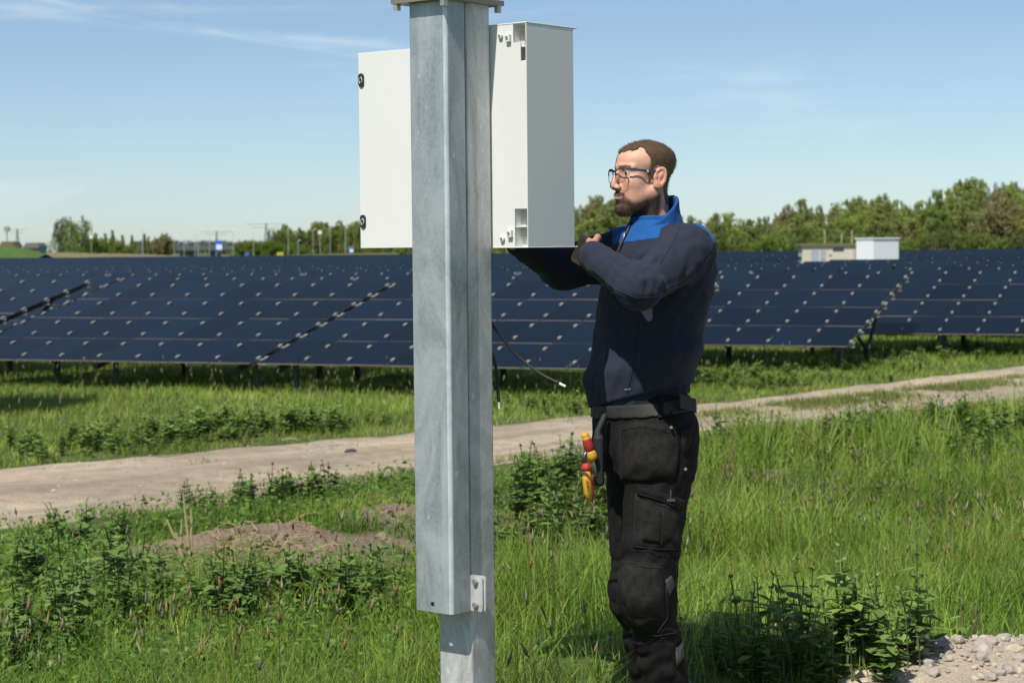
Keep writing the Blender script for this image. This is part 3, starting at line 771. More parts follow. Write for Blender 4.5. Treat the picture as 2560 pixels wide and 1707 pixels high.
# ------------------------------------------------------------------ pole and cabinet
EL = np.array((-0.766, 0.643)); ED = np.array((0.643, 0.766)); BN = np.array((0.046, 5.40))
def pf(t, d, z):
    p = BN + EL * t + ED * d; return (p[0], p[1], z)
def galv(name, base, dark, light, rough, metal):
    mt = bpy.data.materials.new(name); mt.use_nodes = True; MATS[name] = mt
    t = mt.node_tree; b = t.nodes['Principled BSDF']; nn = t.nodes.new; ll = t.links.new
    tcn = nn('ShaderNodeTexCoord')
    def noise(scale, sc, det=5, rg=.6, dist=0):
        mp_ = nn('ShaderNodeMapping'); mp_.inputs['Scale'].default_value = sc; ll(tcn.outputs['Object'], mp_.inputs[0])
        n = nn('ShaderNodeTexNoise'); n.inputs['Scale'].default_value = scale; n.inputs['Detail'].default_value = det; n.inputs['Roughness'].default_value = rg; n.inputs['Distortion'].default_value = dist
        ll(mp_.outputs[0], n.inputs['Vector']); return n.outputs['Fac']
    def rng_(s, a, b_, c=0, d=1):
        r = nn('ShaderNodeMapRange'); r.inputs[1].default_value = a; r.inputs[2].default_value = b_; r.inputs[3].default_value = c; r.inputs[4].default_value = d; ll(s, r.inputs[0]); return r.outputs[0]
    def mixc(f, a, b_, bt='MIX'):
        mx = nn('ShaderNodeMix'); mx.data_type = 'RGBA'; mx.blend_type = bt
        ll(f, mx.inputs['Factor'])
        for i, s in ((6, a), (7, b_)):
            if isinstance(s, tuple): mx.inputs[i].default_value = (*s, 1)
            else: ll(s, mx.inputs[i])
        return mx.outputs[2]
    blot = noise(9, (1, 1, .40), 7, .68, 1.2)
    c = mixc(rng_(blot, .40, .60), dark, base)
    streaks = noise(16, (1, 1, .07), 5, .6, .3)
    c = mixc(rng_(streaks, .56, .74, 0, .55), c, light)
    spang = nn('ShaderNodeTexVoronoi'); spang.inputs['Scale'].default_value = 95; ll(tcn.outputs['Object'], spang.inputs['Vector'])
    c = mixc(rng_(spang.outputs['Distance'], 0.0, 0.9, .25, 0), c, light)
    spots = noise(42, (1, 1, .6), 2, .4)
    c = mixc(rng_(spots, .71, .77, 0, .75), c, light)
    rust = noise(5, (1, 1, .5), 4)
    c = mixc(rng_(rust, .66, .8, 0, .35), c, (0.34, 0.26, 0.17))
    ll(c, b.inputs['Base Color']); b.inputs['Metallic'].default_value = metal
    ll(rng_(blot, .3, .7, rough - .06, rough + .1), b.inputs['Roughness'])
    bp = nn('ShaderNodeBump'); bp.inputs['Strength'].default_value = .35; bp.inputs['Distance'].default_value = .004
    ll(noise(28, (1, 1, .5), 5), bp.inputs['Height']); ll(bp.outputs[0], b.inputs['Normal'])
    return mt
M_cover = galv('galvanised_cover', (0.43, 0.465, 0.475), (0.29, 0.32, 0.33), (0.62, 0.65, 0.66), .42, .38)
M_post = galv('galvanised_post', (0.60, 0.605, 0.595), (0.38, 0.375, 0.355), (0.78, 0.80, 0.81), .48, .22)
M_zinc = pm('zinc_bolt', (0.62, 0.62, 0.60), .35, metal=.7, noise=(60, .25), col2=(0.42, 0.36, 0.28))
pole = empty('pole', pf(.18, -.06, 0)); bpy.context.view_layer.update()
tag(pole, 'galvanised steel post with bolted cover channel carrying the white cabinet', 'pole')
def child(o, par):
    o.parent = par; o.matrix_parent_inverse = Matrix.Translation(-Vector(par.location)) if par.rotation_euler.z == 0 else par.matrix_world.inverted()
    return o
def rounded(t0, d0, t1, d1, r, n=4):
    P = []
    for cx, cy, a0 in ((t1 - r, d1 - r, 0), (t0 + r, d1 - r, 90), (t0 + r, d0 + r, 180), (t1 - r, d0 + r, 270)):
        for k in range(n + 1):
            a = math.radians(a0 + 90 * k / n); P.append((cx + r * math.cos(a), cy + r * math.sin(a)))
    return P
def flipfr(fr): return lambda a, b, c: fr(a, b, c)
o = MB().prism(rounded(.123, -.108, .243, -.006, .007), -0.4, 2.160, pf).build('post', M_post); fix_normals(o.data); child(o, pole); bevel(o, .0005, 1)
# cover channel: bent sheet, extruded polyline
def sheet(path, th):
    path = [np.array(p, float) for p in path]; L_, R_ = [], []
    for i, p in enumerate(path):
        d = path[min(i + 1, len(path) - 1)] - path[max(i - 1, 0)]; d /= np.linalg.norm(d); n = np.array((-d[1], d[0]))
        L_.append(p + n * th / 2); R_.append(p - n * th / 2)
    return L_ + R_[::-1]
def arc(cx, cy, r, a0, a1, n=5): return [(cx + r * math.cos(math.radians(a0 + (a1 - a0) * k / n)), cy + r * math.sin(math.radians(a0 + (a1 - a0) * k / n))) for k in range(n + 1)]
path = [(.116, -.123)] + arc(.116 + .009, -.195 + .009, .009, 180, 270) + arc(.249 - .009, -.195 + .009, .009, 270, 360) + [(.249, -.100)]
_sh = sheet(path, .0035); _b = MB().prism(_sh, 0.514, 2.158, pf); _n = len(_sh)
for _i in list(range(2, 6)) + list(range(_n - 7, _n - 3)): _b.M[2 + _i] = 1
o = _b.build('cover_channel', [M_cover, galv('galvanised_edge_highlight', (0.66, 0.71, 0.73), (0.50, 0.55, 0.57), (0.80, 0.84, 0.85), .35, .35)]); fix_normals(o.data)  # lighter bend faces: the corner's highlight line painted into the colour
cut = MB().tube([pf(.186, -.25, .535), pf(.186, -.15, .535)], .0075, 20).build('cutter', M_cover); fix_normals(cut.data)
bo = o.modifiers.new('hole', 'BOOLEAN'); bo.operation = 'DIFFERENCE'; bo.object = cut; bo.solver = 'EXACT'
bpy.context.view_layer.update()
me = bpy.data.meshes.new_from_object(o.evaluated_get(bpy.context.evaluated_depsgraph_get()))
o.modifiers.clear(); o.data = me; bpy.data.objects.remove(cut)
child(o, pole)
# lugs with bolts
lug = MB()
o = MB().prism(rounded(.072, .515, .1235, .612, .008, 3), -.121, -.1175, lambda a, b, c: pf(a, c, b)).build('cover_lug', M_post); fix_normals(o.data); child(o, pole); CL = o
o = MB().prism(rounded(.066, .515, .1225, .612, .008, 3), -.1145, -.1100, lambda a, b, c: pf(a, c, b)).build('post_lug', M_post); fix_normals(o.data); child(o, pole); PLG = o
def hexbolt(t, d0, d1, z, r, name='bolt', par=None, n=6):
    o = MB().tube([pf(t, d0, z), pf(t, d1, z)], r, n).build(name, M_zinc); fix_normals(o.data); bevel(o, .001, 1); return o
for z in (.597, .533):
    hexbolt(.094, -.131, -.1205, z, .009).parent = CL; hexbolt(.094, -.110, -.098, z, .009, 'nut').parent = PLG
# base plate on top, with bolts and the continuing post above
o = MB().box((.095, -.224, 2.158), (.288, .022, 2.172), pf).build('top_plate', pm('plate_brown', (0.30, 0.27, 0.22), .6, metal=.3, noise=(14, .2), col2=(.2, .19, .17))); fix_normals(o.data); child(o, pole)
for t, d in ((.106, .008), (.106, -.212), (.276, -.212), (.276, .008)):
    p = pf(t, d, 0)
    o = MB().tube([(p[0], p[1], 2.140), (p[0], p[1], 2.160)], .011, 6).build('nut', M_zinc); child(o, pole)
o = MB().prism(rounded(.116, -.195, .249, -.006, .008), 2.172, 2.9, pf).build('upper_post', M_post); fix_normals(o.data); child(o, pole)

# cabinet
M_cab = pm('powder_coat', (0.78, 0.775, 0.74), .45, noise=(3, .3), col2=(.74, .735, .70), bump=(220, .12, .002))
M_cabi = pm('cabinet_inside', (0.55, 0.55, 0.53), .5)
H0, H1, CW, CDp = 1.500, 2.106, .40, .205
cab = empty('electrical_cabinet', pf(.2, .1, H0)); tag(cab, 'white steel electrical cabinet bolted to the galvanised post, door hanging open', 'cabinet')
def cpart(name, mb, mat=None, bv=.0015, under=None):
    o = mb.build(name, mat or M_cab); fix_normals(o.data)
    if bv: bevel(o, bv, 2)
    if under: o.parent = under; return o
    return child(o, cab)
b = MB().box((.046, 0, H0 + .002), (CW, .003, H1 - .002), pf)                     # rear sheet with corner cut-outs
b.box((.0015, 0, H0 + .105), (.0465, .003, H1 - .105), pf)
b.box((.020, 0, H1 - .105), (.0465, .003, H1 - .052), pf)                         # small tongue beside the upper pocket
cpart('back_panel', b, bv=0)
cpart('side_panel', MB().box((0, 0, H0 + .002), (.003, CDp, H1 - .002), pf))
cpart('side_panel', MB().box((CW - .003, .004, H0 + .002), (CW, CDp, H1 - .002), pf))
cpart('top_panel', MB().box((-.001, -.0012, H1 - .002), (CW, CDp + .018, H1 + .0015), pf))
cpart('bottom_panel', MB().box((-.001, -.0012, H0 - .0015), (CW, CDp + .014, H0 + .002), pf))
for z0, z1, zs in ((H1 - .105, H1 - .002, H1 - .065), (H0 + .002, H0 + .105, H0 + .055)):
    b = MB().box((.047, .0035, z0), (.049, .040, z1), pf).box((.0035, .040, z0), (.049, .042, z1), pf)
    b.box((.0035, .006, zs), (.047, .040, zs + .003), pf).box((.0035, .004, z0 if z0 > 1.7 else z1 - .003), (.047, .040, z0 + .003 if z0 > 1.7 else z1), pf)
    cpart('corner_pocket', b, bv=0)
for z in (H1 - .040, H0 + .037):
    lug_ = cpart('mounting_lug', MB().box((.052, -.010, z - .010), (.068, -.0005, z + .012), pf), bv=.002)
    p = pf(.060, -.0095, z + .002); q = pf(.060, -.0125, z + .002)
    cpart('screw', MB().tube([q, p], .0042, 10), M_zinc, 0, lug_)
for z in (H1 - .031, H0 + .024):
    lug_ = cpart('screw_boss', MB().tube([pf(.088, -.008, z), pf(.088, -.0002, z)], .0075, 14), None, .001)
    cpart('screw', MB().tube([pf(.088, -.010, z), pf(.088, -.0078, z)], .0035, 10), M_zinc, 0, lug_)
cpart('mount_rail', MB().box((.13, -.006, H0 + .05), (.236, -.0005, H0 + .09), pf).box((.13, -.006, H1 - .09), (.236, -.0005, H1 - .05), pf), M_zinc, 0)
cpart('mounting_plate', MB().box((.03, .03, H0 + .03), (CW - .03, .033, H1 - .03), pf), M_cabi, 0)
cpart('breaker_row', MB().box((.06, .034, H0 + .30), (CW - .06, .09, H0 + .38), pf).box((.06, .034, H0 + .44), (CW - .06, .09, H0 + .52), pf), M_cabi, .003)
# door: hinged at the far front corner, swung right round
hg = BN + EL * CW + ED * (CDp + .012); da = math.radians(143.5); DE = np.array((math.cos(da), math.sin(da))); DN = np.array((-DE[1], DE[0]))   # DN faces the camera side
if DN @ np.array((0, -1)) < 0: DN = -DN
def df(a, n, z):
    p = hg + DE * a + DN * n; return (p[0], p[1], z)
H1d = 2.092
door = cpart('door', MB().box((.004, 0, H0 + .002), (.418, .002, H1d), df).box((.004, -.018, H0 + .002), (.006, 0, H1d), df).box((.416, -.018, H0 + .002), (.418, 0, H1d), df).box((.006, -.018, H1d - .002), (.416, 0, H1d), df).box((.006, -.018, H0 + .002), (.416, 0, H0 + .004), df), bv=.0012)
M_blk = pm('lock_black', (0.02, 0.021, 0.02), .45)
M_lite = pm('lock_mark', (0.62, 0.68, 0.62), .5)
for z in (H1d - .082, H0 + .083):
    cx = .4055
    prof = [(cx + x * .0105, z + y) for x, y in [(math.cos(math.radians(a)), .010 + .0105 * math.sin(math.radians(a))) for a in range(0, 181, 20)] + [(math.cos(math.radians(a)), -.010 + .0105 * math.sin(math.radians(a))) for a in range(180, 361, 20)]]
    lk = MB().prism(prof, .0018, .0075, lambda a, b, c: df(a, c, b)).build('lock', M_blk); fix_normals(lk.data); bevel(lk, .0012, 2); child(lk, cab)
    for s in (0, 180):     # two curved arrows
        P = [(cx + .0062 * math.cos(math.radians(s + a)), z + .0075 * math.sin(math.radians(s + a))) for a in range(-65, 66, 13)]
        b = MB().tube([df(x, .0078, y) for x, y in P], .0012, 5)
        e = P[0]; b.add([df(e[0] - .003, .0082, e[1]), df(e[0] + .0034, .0082, e[1] - .001), df(e[0] + (.0005 if s == 0 else -.0005), .0082, e[1] - .0045 * (1 if s == 0 else -1))], [(0, 1, 2)])
        m_ = b.build('lock_mark', M_lite); m_.parent = lk
for z in (H0 + .08, H1d - .08): cpart('hinge', MB().tube([df(.002, -.010, z - .02), df(.002, -.010, z + .02)], .006, 8), M_zinc, 0)

# loose cables hanging out behind the post
M_cable = pm('cable_black', (0.018, 0.018, 0.02), .5)
M_tip = pm('cable_tip', (0.75, 0.74, 0.70), .5)
def cable(pts, lab, r=.0042):
    P = [W(*p) for p in pts]
    # smooth
    from mathutils.geometry import interpolate_bezier
    Q = []
    for i in range(len(P) - 1):
        p0 = P[max(i - 1, 0)]; p1 = P[i]; p2 = P[i + 1]; p3 = P[min(i + 2, len(P) - 1)]
        for t in np.linspace(0, 1, 8, endpoint=(i == len(P) - 2)):
            Q.append(0.5 * ((2 * p1) + (-p0 + p2) * t + (2 * p0 - 5 * p1 + 4 * p2 - p3) * t * t + (-p0 + 3 * p1 - 3 * p2 + p3) * t ** 3))
    o = MB().tube(Q, r, 8).build('cable', M_cable, smooth=True)
    e = Q[-1]; d = e - Q[-2]; d /= np.linalg.norm(d)
    MB().tube([e - d * .002, e + d * .020], r * .85, 8).build('cable_end', M_tip, o)
    return tag(o, lab, 'cable')
cable([(1190, 755, 5.47), (1240, 825, 5.50), (1290, 885, 5.50), (1345, 930, 5.48), (1398, 958, 5.46)], 'stiff black cable with pale stripped end sticking out from behind the post')
cable([(1195, 800, 5.46), (1235, 900, 5.49), (1243, 960, 5.50), (1247, 1004, 5.50)], 'short black cable end hanging down close behind the post')
# ------------------------------------------------------------------ the man
YM = 5.80
PHI = math.radians(25)
FDIR = np.array((-math.cos(PHI), -math.sin(PHI))); LDIR = np.array((math.sin(PHI), -math.cos(PHI)))    # facing, his left (towards the camera)
def fold(X, Y, Z, amp=.0022, sc=1.0):
    return amp * (np.sin(X * 61 * sc + 3 * np.sin(Z * 23)) * np.sin(Z * 47 * sc + 2 * np.sin(Y * 31 + X * 17)) + .6 * np.sin(X * 111 - Z * 83 + 2 * np.sin(Y * 57)))

# torso under the sweater, as stacked ellipses
TZ = np.array([0.98, 1.055, 1.10, 1.171, 1.253, 1.358, 1.428, 1.480, 1.515, 1.545, 1.575])
TX = np.array([.372, .374, .377, .384, .398, .419, .432, .436, .434, .428, .420])
THB = np.array([.185, .190, .200, .198, .198, .208, .212, .205, .178, .120, .070])
THD = np.array([.130, .133, .136, .133, .145, .152, .146, .138, .118, .095, .070])
TYC = np.interp(TZ, [1.0, 1.5], [5.83, 5.80])
def torso(X, Y, Z):
    cx = np.interp(Z, TZ, TX); cy = np.interp(Z, TZ, TYC); hb = np.interp(Z, TZ, THB); hd = np.interp(Z, TZ, THD)
    a = (X - cx) * LDIR[0] + (Y - cy) * LDIR[1]; b = (X - cx) * FDIR[0] + (Y - cy) * FDIR[1]
    k = np.sqrt((a / hb) ** 2 + (b / hd) ** 2)
    d = (k - 1) * np.minimum(hb, hd) * 0.93
    return np.maximum(d, np.maximum(Z - 1.585, 0.97 - Z))
SHL = W(1722, 626, 5.66); ELB = W(1598, 722, 5.44); WRL = W(1482, 640, 5.585)
SHR = W(1585, 628, 5.96); ELR = W(1408, 668, 5.97); WRR = W(1302, 606, 5.83)
def left_arm(X, Y, Z, g=0.0):
    u = s_cone(X, Y, Z, SHL, ELB, .077 + g, .054 + g); f = s_cone(X, Y, Z, ELB, WRL, .055 + g, .044 + g)
    mid = SHL * .5 + ELB * .5
    return smin(u, f, .03)
def right_arm(X, Y, Z, g=0.0):
    return smin(s_cone(X, Y, Z, SHR, ELR, .080 + g, .064 + g), s_cone(X, Y, Z, ELR, WRR, .064 + g, .046 + g), .03)
HEMP = W(1490, 1016, YM); HEMN = np.array((.23, -.10, -1.0)); HEMN /= np.linalg.norm(HEMN)
def surf(px, py, fn, Y0=5.75):
    """first point of a surface along a survey ray"""
    P0 = W(px, py, Y0); d = unit(P0 - CAMPOS); a = P0 - d * .5; t = 0; best = (9, 0)
    for k in range(500):
        v = float(fn(np.array(a[0] + d[0] * t), np.array(a[1] + d[1] * t), np.array(a[2] + d[2] * t)))
        if v < best[0]: best = (v, t)
        if v < .0004 or t > .9: break
        t += max(v * .5, .0005)
    return a + d * best[1]
def unit(v): v = np.array(v, float); return v / np.linalg.norm(v)
def arms_torso(X, Y, Z): return np.minimum(torso(X, Y, Z), smin(left_arm(X, Y, Z), right_arm(X, Y, Z), .02))
creases = []
def cr(pts, r):
    P = [surf(x_, y_, arms_torso) for x_, y_ in pts]
    for i in range(len(P) - 1): creases.append((P[i] + (0, .002, 0), P[i + 1] + (0, .002, 0), r * (1 if i else .7)))
cr([(1600, 674), (1607, 701), (1603, 732)], .0075); cr([(1620, 670), (1627, 694), (1623, 732)], .0080); cr([(1647, 674), (1650, 701), (1638, 732)], .0080)
cr([(1591, 686), (1559, 660), (1527, 640)], .0065); cr([(1482, 652), (1518, 706), (1548, 733)], .0055); cr([(1640, 640), (1613, 672)], .0070); cr([(1734, 672), (1687, 714), (1639, 738)], .0065)
cr([(1575, 700), (1540, 672)], .0055); cr([(1560, 836), (1590, 900), (1600, 950)], .0050); cr([(1640, 850), (1650, 900), (1700, 930)], .0050); cr([(1520, 880), (1505, 960)], .0050); cr([(1690, 790), (1680, 860)], .0045); cr([(1500, 700), (1540, 748)], .0045)
def sweater_core(X, Y, Z):
    d = torso(X, Y, Z)
    # hem blousing over the waistband
    hem = s_plane(X, Y, Z, HEMP, HEMN)
    d = d - .014 * np.exp(-((hem + .085) / .04) ** 2)
    # loose front hanging belly and side drape folds
    a = (X - .40) * LDIR[0] + (Y - 5.8) * LDIR[1]
    drape = np.sin(a * 34 + 5 * (Z - 1.1)) * .0045 * np.clip((1.36 - Z) / .25, 0, 1)
    d = d - drape
    d = smin(d, left_arm(X, Y, Z), .022)
    d = smin(d, right_arm(X, Y, Z), .035)
    for a_, b_, r in creases: d = smin(d, s_cone(X, Y, Z, a_, b_, r, r * .8), .010)
    return d - fold(X, Y, Z, .0016)
def cuff_clip(X, Y, Z, wr, el, extra):
    n = (wr - el) / np.linalg.norm(wr - el)
    near = np.sqrt((X - wr[0]) ** 2 + (Y - wr[1]) ** 2 + (Z - wr[2]) ** 2) - .14
    return np.maximum(s_plane(X, Y, Z, wr + n * extra, n), near - .0) if False else (s_plane(X, Y, Z, wr + n * extra, n), near)
def sweater(X, Y, Z):
    d = sweater_core(X, Y, Z)
    d = smax(d, s_plane(X, Y, Z, HEMP, HEMN), .006)
    for wr, el in ((WRL, ELB), (WRR, ELR)):
        pl, near = cuff_clip(X, Y, Z, wr, el, .024)
        d = np.where(near < 0, np.maximum(d, pl), d)
    # neck opening
    return d
M_navy = pm('fleece_navy', (0.0225, 0.0265, 0.0440), .95, spec=.10, noise=(70, .25), col2=(0.0310, 0.0355, 0.0560), bump=(420, .35, .002), coords='Object')
M_blue = pm('fleece_blue', (0.012, 0.080, 0.265), .9, spec=.15, noise=(70, .25), col2=(0.017, 0.102, 0.32), bump=(420, .3, .002))
for mm_ in (M_navy, M_blue):
    b_ = mm_.node_tree.nodes['Principled BSDF']; b_.inputs['Sheen Weight'].default_value = .06; b_.inputs['Sheen Roughness'].default_value = .5

# ---- head (local: x forward, y left, z up)
HS = 0.85
HYAW = math.radians(180 + 26)
HO = W(1606, 455.5, 5.79)
HM = Matrix.Translation(Vector(tuple(HO))) @ Matrix.Rotation(HYAW, 4, 'Z') @ Matrix.Rotation(math.radians(-2), 4, 'Y') @ Matrix.Scale(HS, 4)
HMn = np.array(HM)
def hxf(P): return P @ HMn[:3, :3].T + HMn[:3, 3]
ZA = [-.25, -.120, -.054, -.021, .026, .048, .085, .118, .135, .25]; ZM = [-.25, -.120, -.067, -.034, .000, .022, .064, .108, .130, .25]
def zw(Z): return np.interp(Z, ZA, ZM)       # measured face heights -> sketch heights
def zi(z): return np.interp(z, ZM, ZA)
def head(X, Y, Z, ears=True):
    y = np.abs(Y); Z = zw(Z)
    d = s_ell(X, Y, Z, (-.016, 0, .048), (.101, .0775, .084))
    d = smin(d, s_ell(X, Y, Z, (.030, 0, .035), (.062, .064, .062)), .03)         # forehead
    d = smin(d, s_ell(X, y, Z, (.036, .0, -.030), (.056, .058, .075)), .025)       # face mass
    d = smin(d, s_cone(X, y, Z, (-.002, .052, -.052), (.062, .016, -.098), .020, .020), .025)  # jaw
    d = smin(d, s_ell(X, Y, Z, (.079, 0, -.098), (.021, .022, .019)), .018)         # chin
    d = smin(d, s_ell(X, y, Z, (.056, .046, -.022), (.026, .017, .017)), .022)      # cheek bone
    d = smin(d, s_ell(X, y, Z, (.040, .040, -.058), (.034, .020, .034)), .022)      # cheek
    d = smin(d, s_cone(X, y, Z, (.089, .010, .022), (.068, .052, .020), .0105, .009), .014)  # brow
    d = smax(d, -s_ell(X, y, Z, (.104, .033, .001), (.022, .018, .015)), .012)       # eye sockets
    d = smin(d, s_ell(X, y, Z, (.0735, .033, .000), (.0125, .0145, .0125)), .004)    # lids round the eye
    d = smax(d, -s_ell(X, y, Z, (.090, .0335, -.0008), (.012, .0125, .0046)), .002)      # eye opening
    d = smin(d, s_cone(X, Y, Z, (.087, 0, .012), (.1145, 0, -.031), .0080, .0105), .009)   # nose bridge to tip
    d = smin(d, s_ell(X, y, Z, (.101, .0125, -.036), (.012, .0085, .0085)), .006)      # nostril wings
    d = smax(d, -s_ell(X, y, Z, (.106, .0075, -.0465), (.006, .0045, .005)), .003)
    d = smin(d, s_ell(X, Y, Z, (.083, 0, -.062), (.019, .028, .018)), .012)          # muzzle
    d = smin(d, s_cone(X, y, Z, (.1025, 0, -.0615), (.090, .022, -.0655), .0052, .003), .004)  # upper lip
    d = smin(d, s_cone(X, y, Z, (.1005, 0, -.0725), (.089, .019, -.0695), .0058, .003), .004)  # lower lip
    d = smax(d, -s_cone(X, y, Z, (.107, 0, -.0668), (.092, .025, -.0672), .0018, .0012), .002)  # mouth line
    d = smax(d, -s_ell(X, Y, Z, (.104, 0, -.083), (.009, .018, .006)), .008)           # dip under the lip
    d = smin(d, s_cone(X, Y, Z, (-.028, 0, -.035), (-.052, 0, -.185), .056, .066), .03)  # neck
    d = smin(d, s_cone(X, y, Z, (-.020, .060, -.045), (-.010, .025, -.17), .012, .012), .025)
    if ears:
        # tilted ear plate
        ex = (X + .020) * .94 - (Z + .006) * (-.26); ez = (Z + .006) * .96 - (X + .020) * .26; ey = y - (.081 + .25 * -(X + .020) )
        e = np.sqrt((ex / .0185) ** 2 + (ez / .0270) ** 2) - 1
        e = np.maximum(e * .0185, np.abs(ey) - .0045)
        rim = np.abs(np.sqrt((ex / .0165) ** 2 + (ez / .0248) ** 2) - 1) * .0165 - .0038
        rim = np.sqrt(np.maximum(rim, 0) ** 2 + np.maximum(np.abs(ey - .006) - .0035, 0) ** 2) + np.minimum(np.maximum(rim, np.abs(ey - .006) - .0035), 0)
        lobe = np.sqrt((ex - .004) ** 2 + (ey - .001) ** 2 + (ez + .0235) ** 2) - .0085
        ear = smin(smin(e, np.where(ex > .012, rim + .002, rim), .004), lobe, .008)
        ear = smin(ear, np.sqrt((ex + .002) ** 2 + (ey - .003) ** 2 + ((ez - .004) * .6) ** 2) - .0065, .005)
        tr = np.sqrt((ex - .0145) ** 2 + (ey - .003) ** 2 + ((ez + .006)) ** 2) - .0055
        ear = smin(ear, tr, .004)
        d = smin(d, ear, .006)
    return d
def hn(X, Z, s=60): return fbm(np.asarray(X) * s + 40, np.asarray(Z) * s + 40, 3) - .45
def beard_mask(X, Y, Z):
    """0..1 stubble and beard density in head space"""
    y = np.abs(Y)
    side = sst(.004, -.026, Z + .016 + .72 * X) * sst(-.050, -.030, X) * sst(.080, .060, X) * sst(.0, -.012, Z) * .26          # cheek stubble to the sideburn
    low = sst(.003, -.020, Z + .043 + .40 * X - .024 * sst(.055, .085, X)) * sst(-.045, -.025, X) * .92                                     # jaw and chin
    Z = zw(Z)
    mus = 1.15 * np.exp(-((Z + .0545 + .12 * y) / .0082) ** 2) * (X > .07) * sst(.036, .026, y)
    gtee = sst(.014, .004, np.abs(y - .027)) * sst(.060, .078, X) * sst(-.058, -.070, Z) * .55
    lips = ((X - .098) / .016) ** 2 + (y / .024) ** 2 + ((Z + .0685) / .0085) ** 2
    m = np.clip(np.maximum(np.maximum(side, low), np.maximum(mus, gtee)), 0, 1)
    m = m * sst(.75, 1.25, lips)
    m = m * (1 - sst(-.114, -.130, Z))
    return m
def head_cols(X, Y, Z):
    y = np.abs(Y); n = len(X); Za = Z; Z = zw(Z)
    skin = np.tile(np.array((0.76, 0.435, 0.32)), (n, 1))
    red = np.exp(-((X - .108) / .02) ** 2 - (Y / .02) ** 2 - ((Z + .03) / .025) ** 2) * .8 + np.exp(-((X - .06) / .03) ** 2 - ((y - .045) / .025) ** 2 - ((Z + .03) / .025) ** 2) * .55
    red = red + (y > .079) * (X < .01) * .75
    skin = skin * (1 - np.clip(red, 0, 1)[:, None] * np.array((.02, .20, .22)))
    lips = (((X - .098) / .016) ** 2 + (y / .021) ** 2 + ((Z + .0675) / .0095) ** 2) < 1
    skin[lips] = (0.58, 0.25, 0.21)
    m = beard_mask(X, Y, Za)[:, None]; m = np.clip(m * (1.05 + .6 * hn(X * 3 + Y, Z)[:, None]), 0, .95)
    skin = skin * (1 - m) + np.array((0.055, 0.032, 0.020)) * m
    brow = np.exp(-((Z - .021 - .10 * (y - .02) * (y < .045)) / .0045) ** 2) * (y > .012) * (y < .056) * (X > .055)
    brow = np.clip(brow * 1.1, 0, .8)[:, None]
    skin = skin * (1 - brow) + np.array((0.075, 0.045, 0.028)) * brow
    lash = np.exp(-(((X - .086) / .010) ** 2 + ((y - .0335) / .0135) ** 2 + ((Z - .0042) / .0022) ** 2))[:, None] * .8
    skin = skin * (1 - lash) + np.array((.06, .035, .025)) * lash
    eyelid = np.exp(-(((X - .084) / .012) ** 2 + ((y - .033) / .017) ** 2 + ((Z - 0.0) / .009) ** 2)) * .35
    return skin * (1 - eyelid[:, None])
M_skin = pm('skin', (1, 1, 1), .5, attr='Col', spec=.35, noise=(38, .25), col2=(.84, .78, .76), bump=(260, .3, .003))
_b = M_skin.node_tree.nodes['Principled BSDF']; _b.inputs['Subsurface Weight'].default_value = .06; _b.inputs['Subsurface Radius'].default_value = (.01, .004, .002)
hV, hF = surface_nets(head, (-.13, -.105, -.19), (.14, .105, .145), .0024)
hC = head_cols(hV[:, 0], hV[:, 1], hV[:, 2])
hVw = hxf(hV)

# hands (world space): palm and five bent fingers
def hand_sdf(wrist, palm_end, palm_n, side, curl, thumb_side, fore):
    """returns sdf; palm from wrist to palm_end, palm_n = palm normal (the way fingers curl), side = across the knuckles"""
    wd = palm_end - wrist; Lp = np.linalg.norm(wd); wd = wd / Lp
    chains = []
    for k, (off, ln) in enumerate(((-.030, .066), (-.010, .076), (.010, .072), (.029, .058))):
        base = palm_end + side * off - wd * (.004 if k in (1, 2) else .010); seg = [ln * .44, ln * .32, ln * .26]; p = base; ang = 0; pts = [base - wd * .02, base]
        for s_, c_ in zip(seg, curl):
            ang += c_; dr = wd * math.cos(ang) + palm_n * math.sin(ang); p = p + dr * s_; pts.append(p)
        chains.append((pts, .0088 - .0006 * (k == 3)))
    tb = wrist + wd * Lp * .28 + side * thumb_side * .030
    t1 = tb + (wd * .55 + side * thumb_side * .6 + palm_n * .45) * .036; t2 = t1 + (wd * .75 - side * thumb_side * .05 + palm_n * .55) * .030; t3 = t2 + (wd * .75 - side * thumb_side * .35 + palm_n * .45) * .024
    chains.append(([tb, t1, t2, t3], .0100))
    def f(X, Y, Z):
        c = (wrist + palm_end) / 2
        d = s_box(X, Y, Z, c, (wd, side, palm_n), (Lp / 2 + .006, .041, .0145), .012)
        d = smin(d, s_cone(X, Y, Z, wrist - fore * .09, wrist + wd * .01, .029, .026), .02)
        for pts, r in chains:
            q = None
            for i in range(len(pts) - 1):
                e = s_cone(X, Y, Z, pts[i], pts[i + 1], r * (1 - .06 * i), r * (1 - .06 * (i + 1)))
                q = e if q is None else smin(q, e, .003)
            d = smin(d, q, .005)
        return d
    return f
def unit(v): v = np.array(v, float); return v / np.linalg.norm(v)
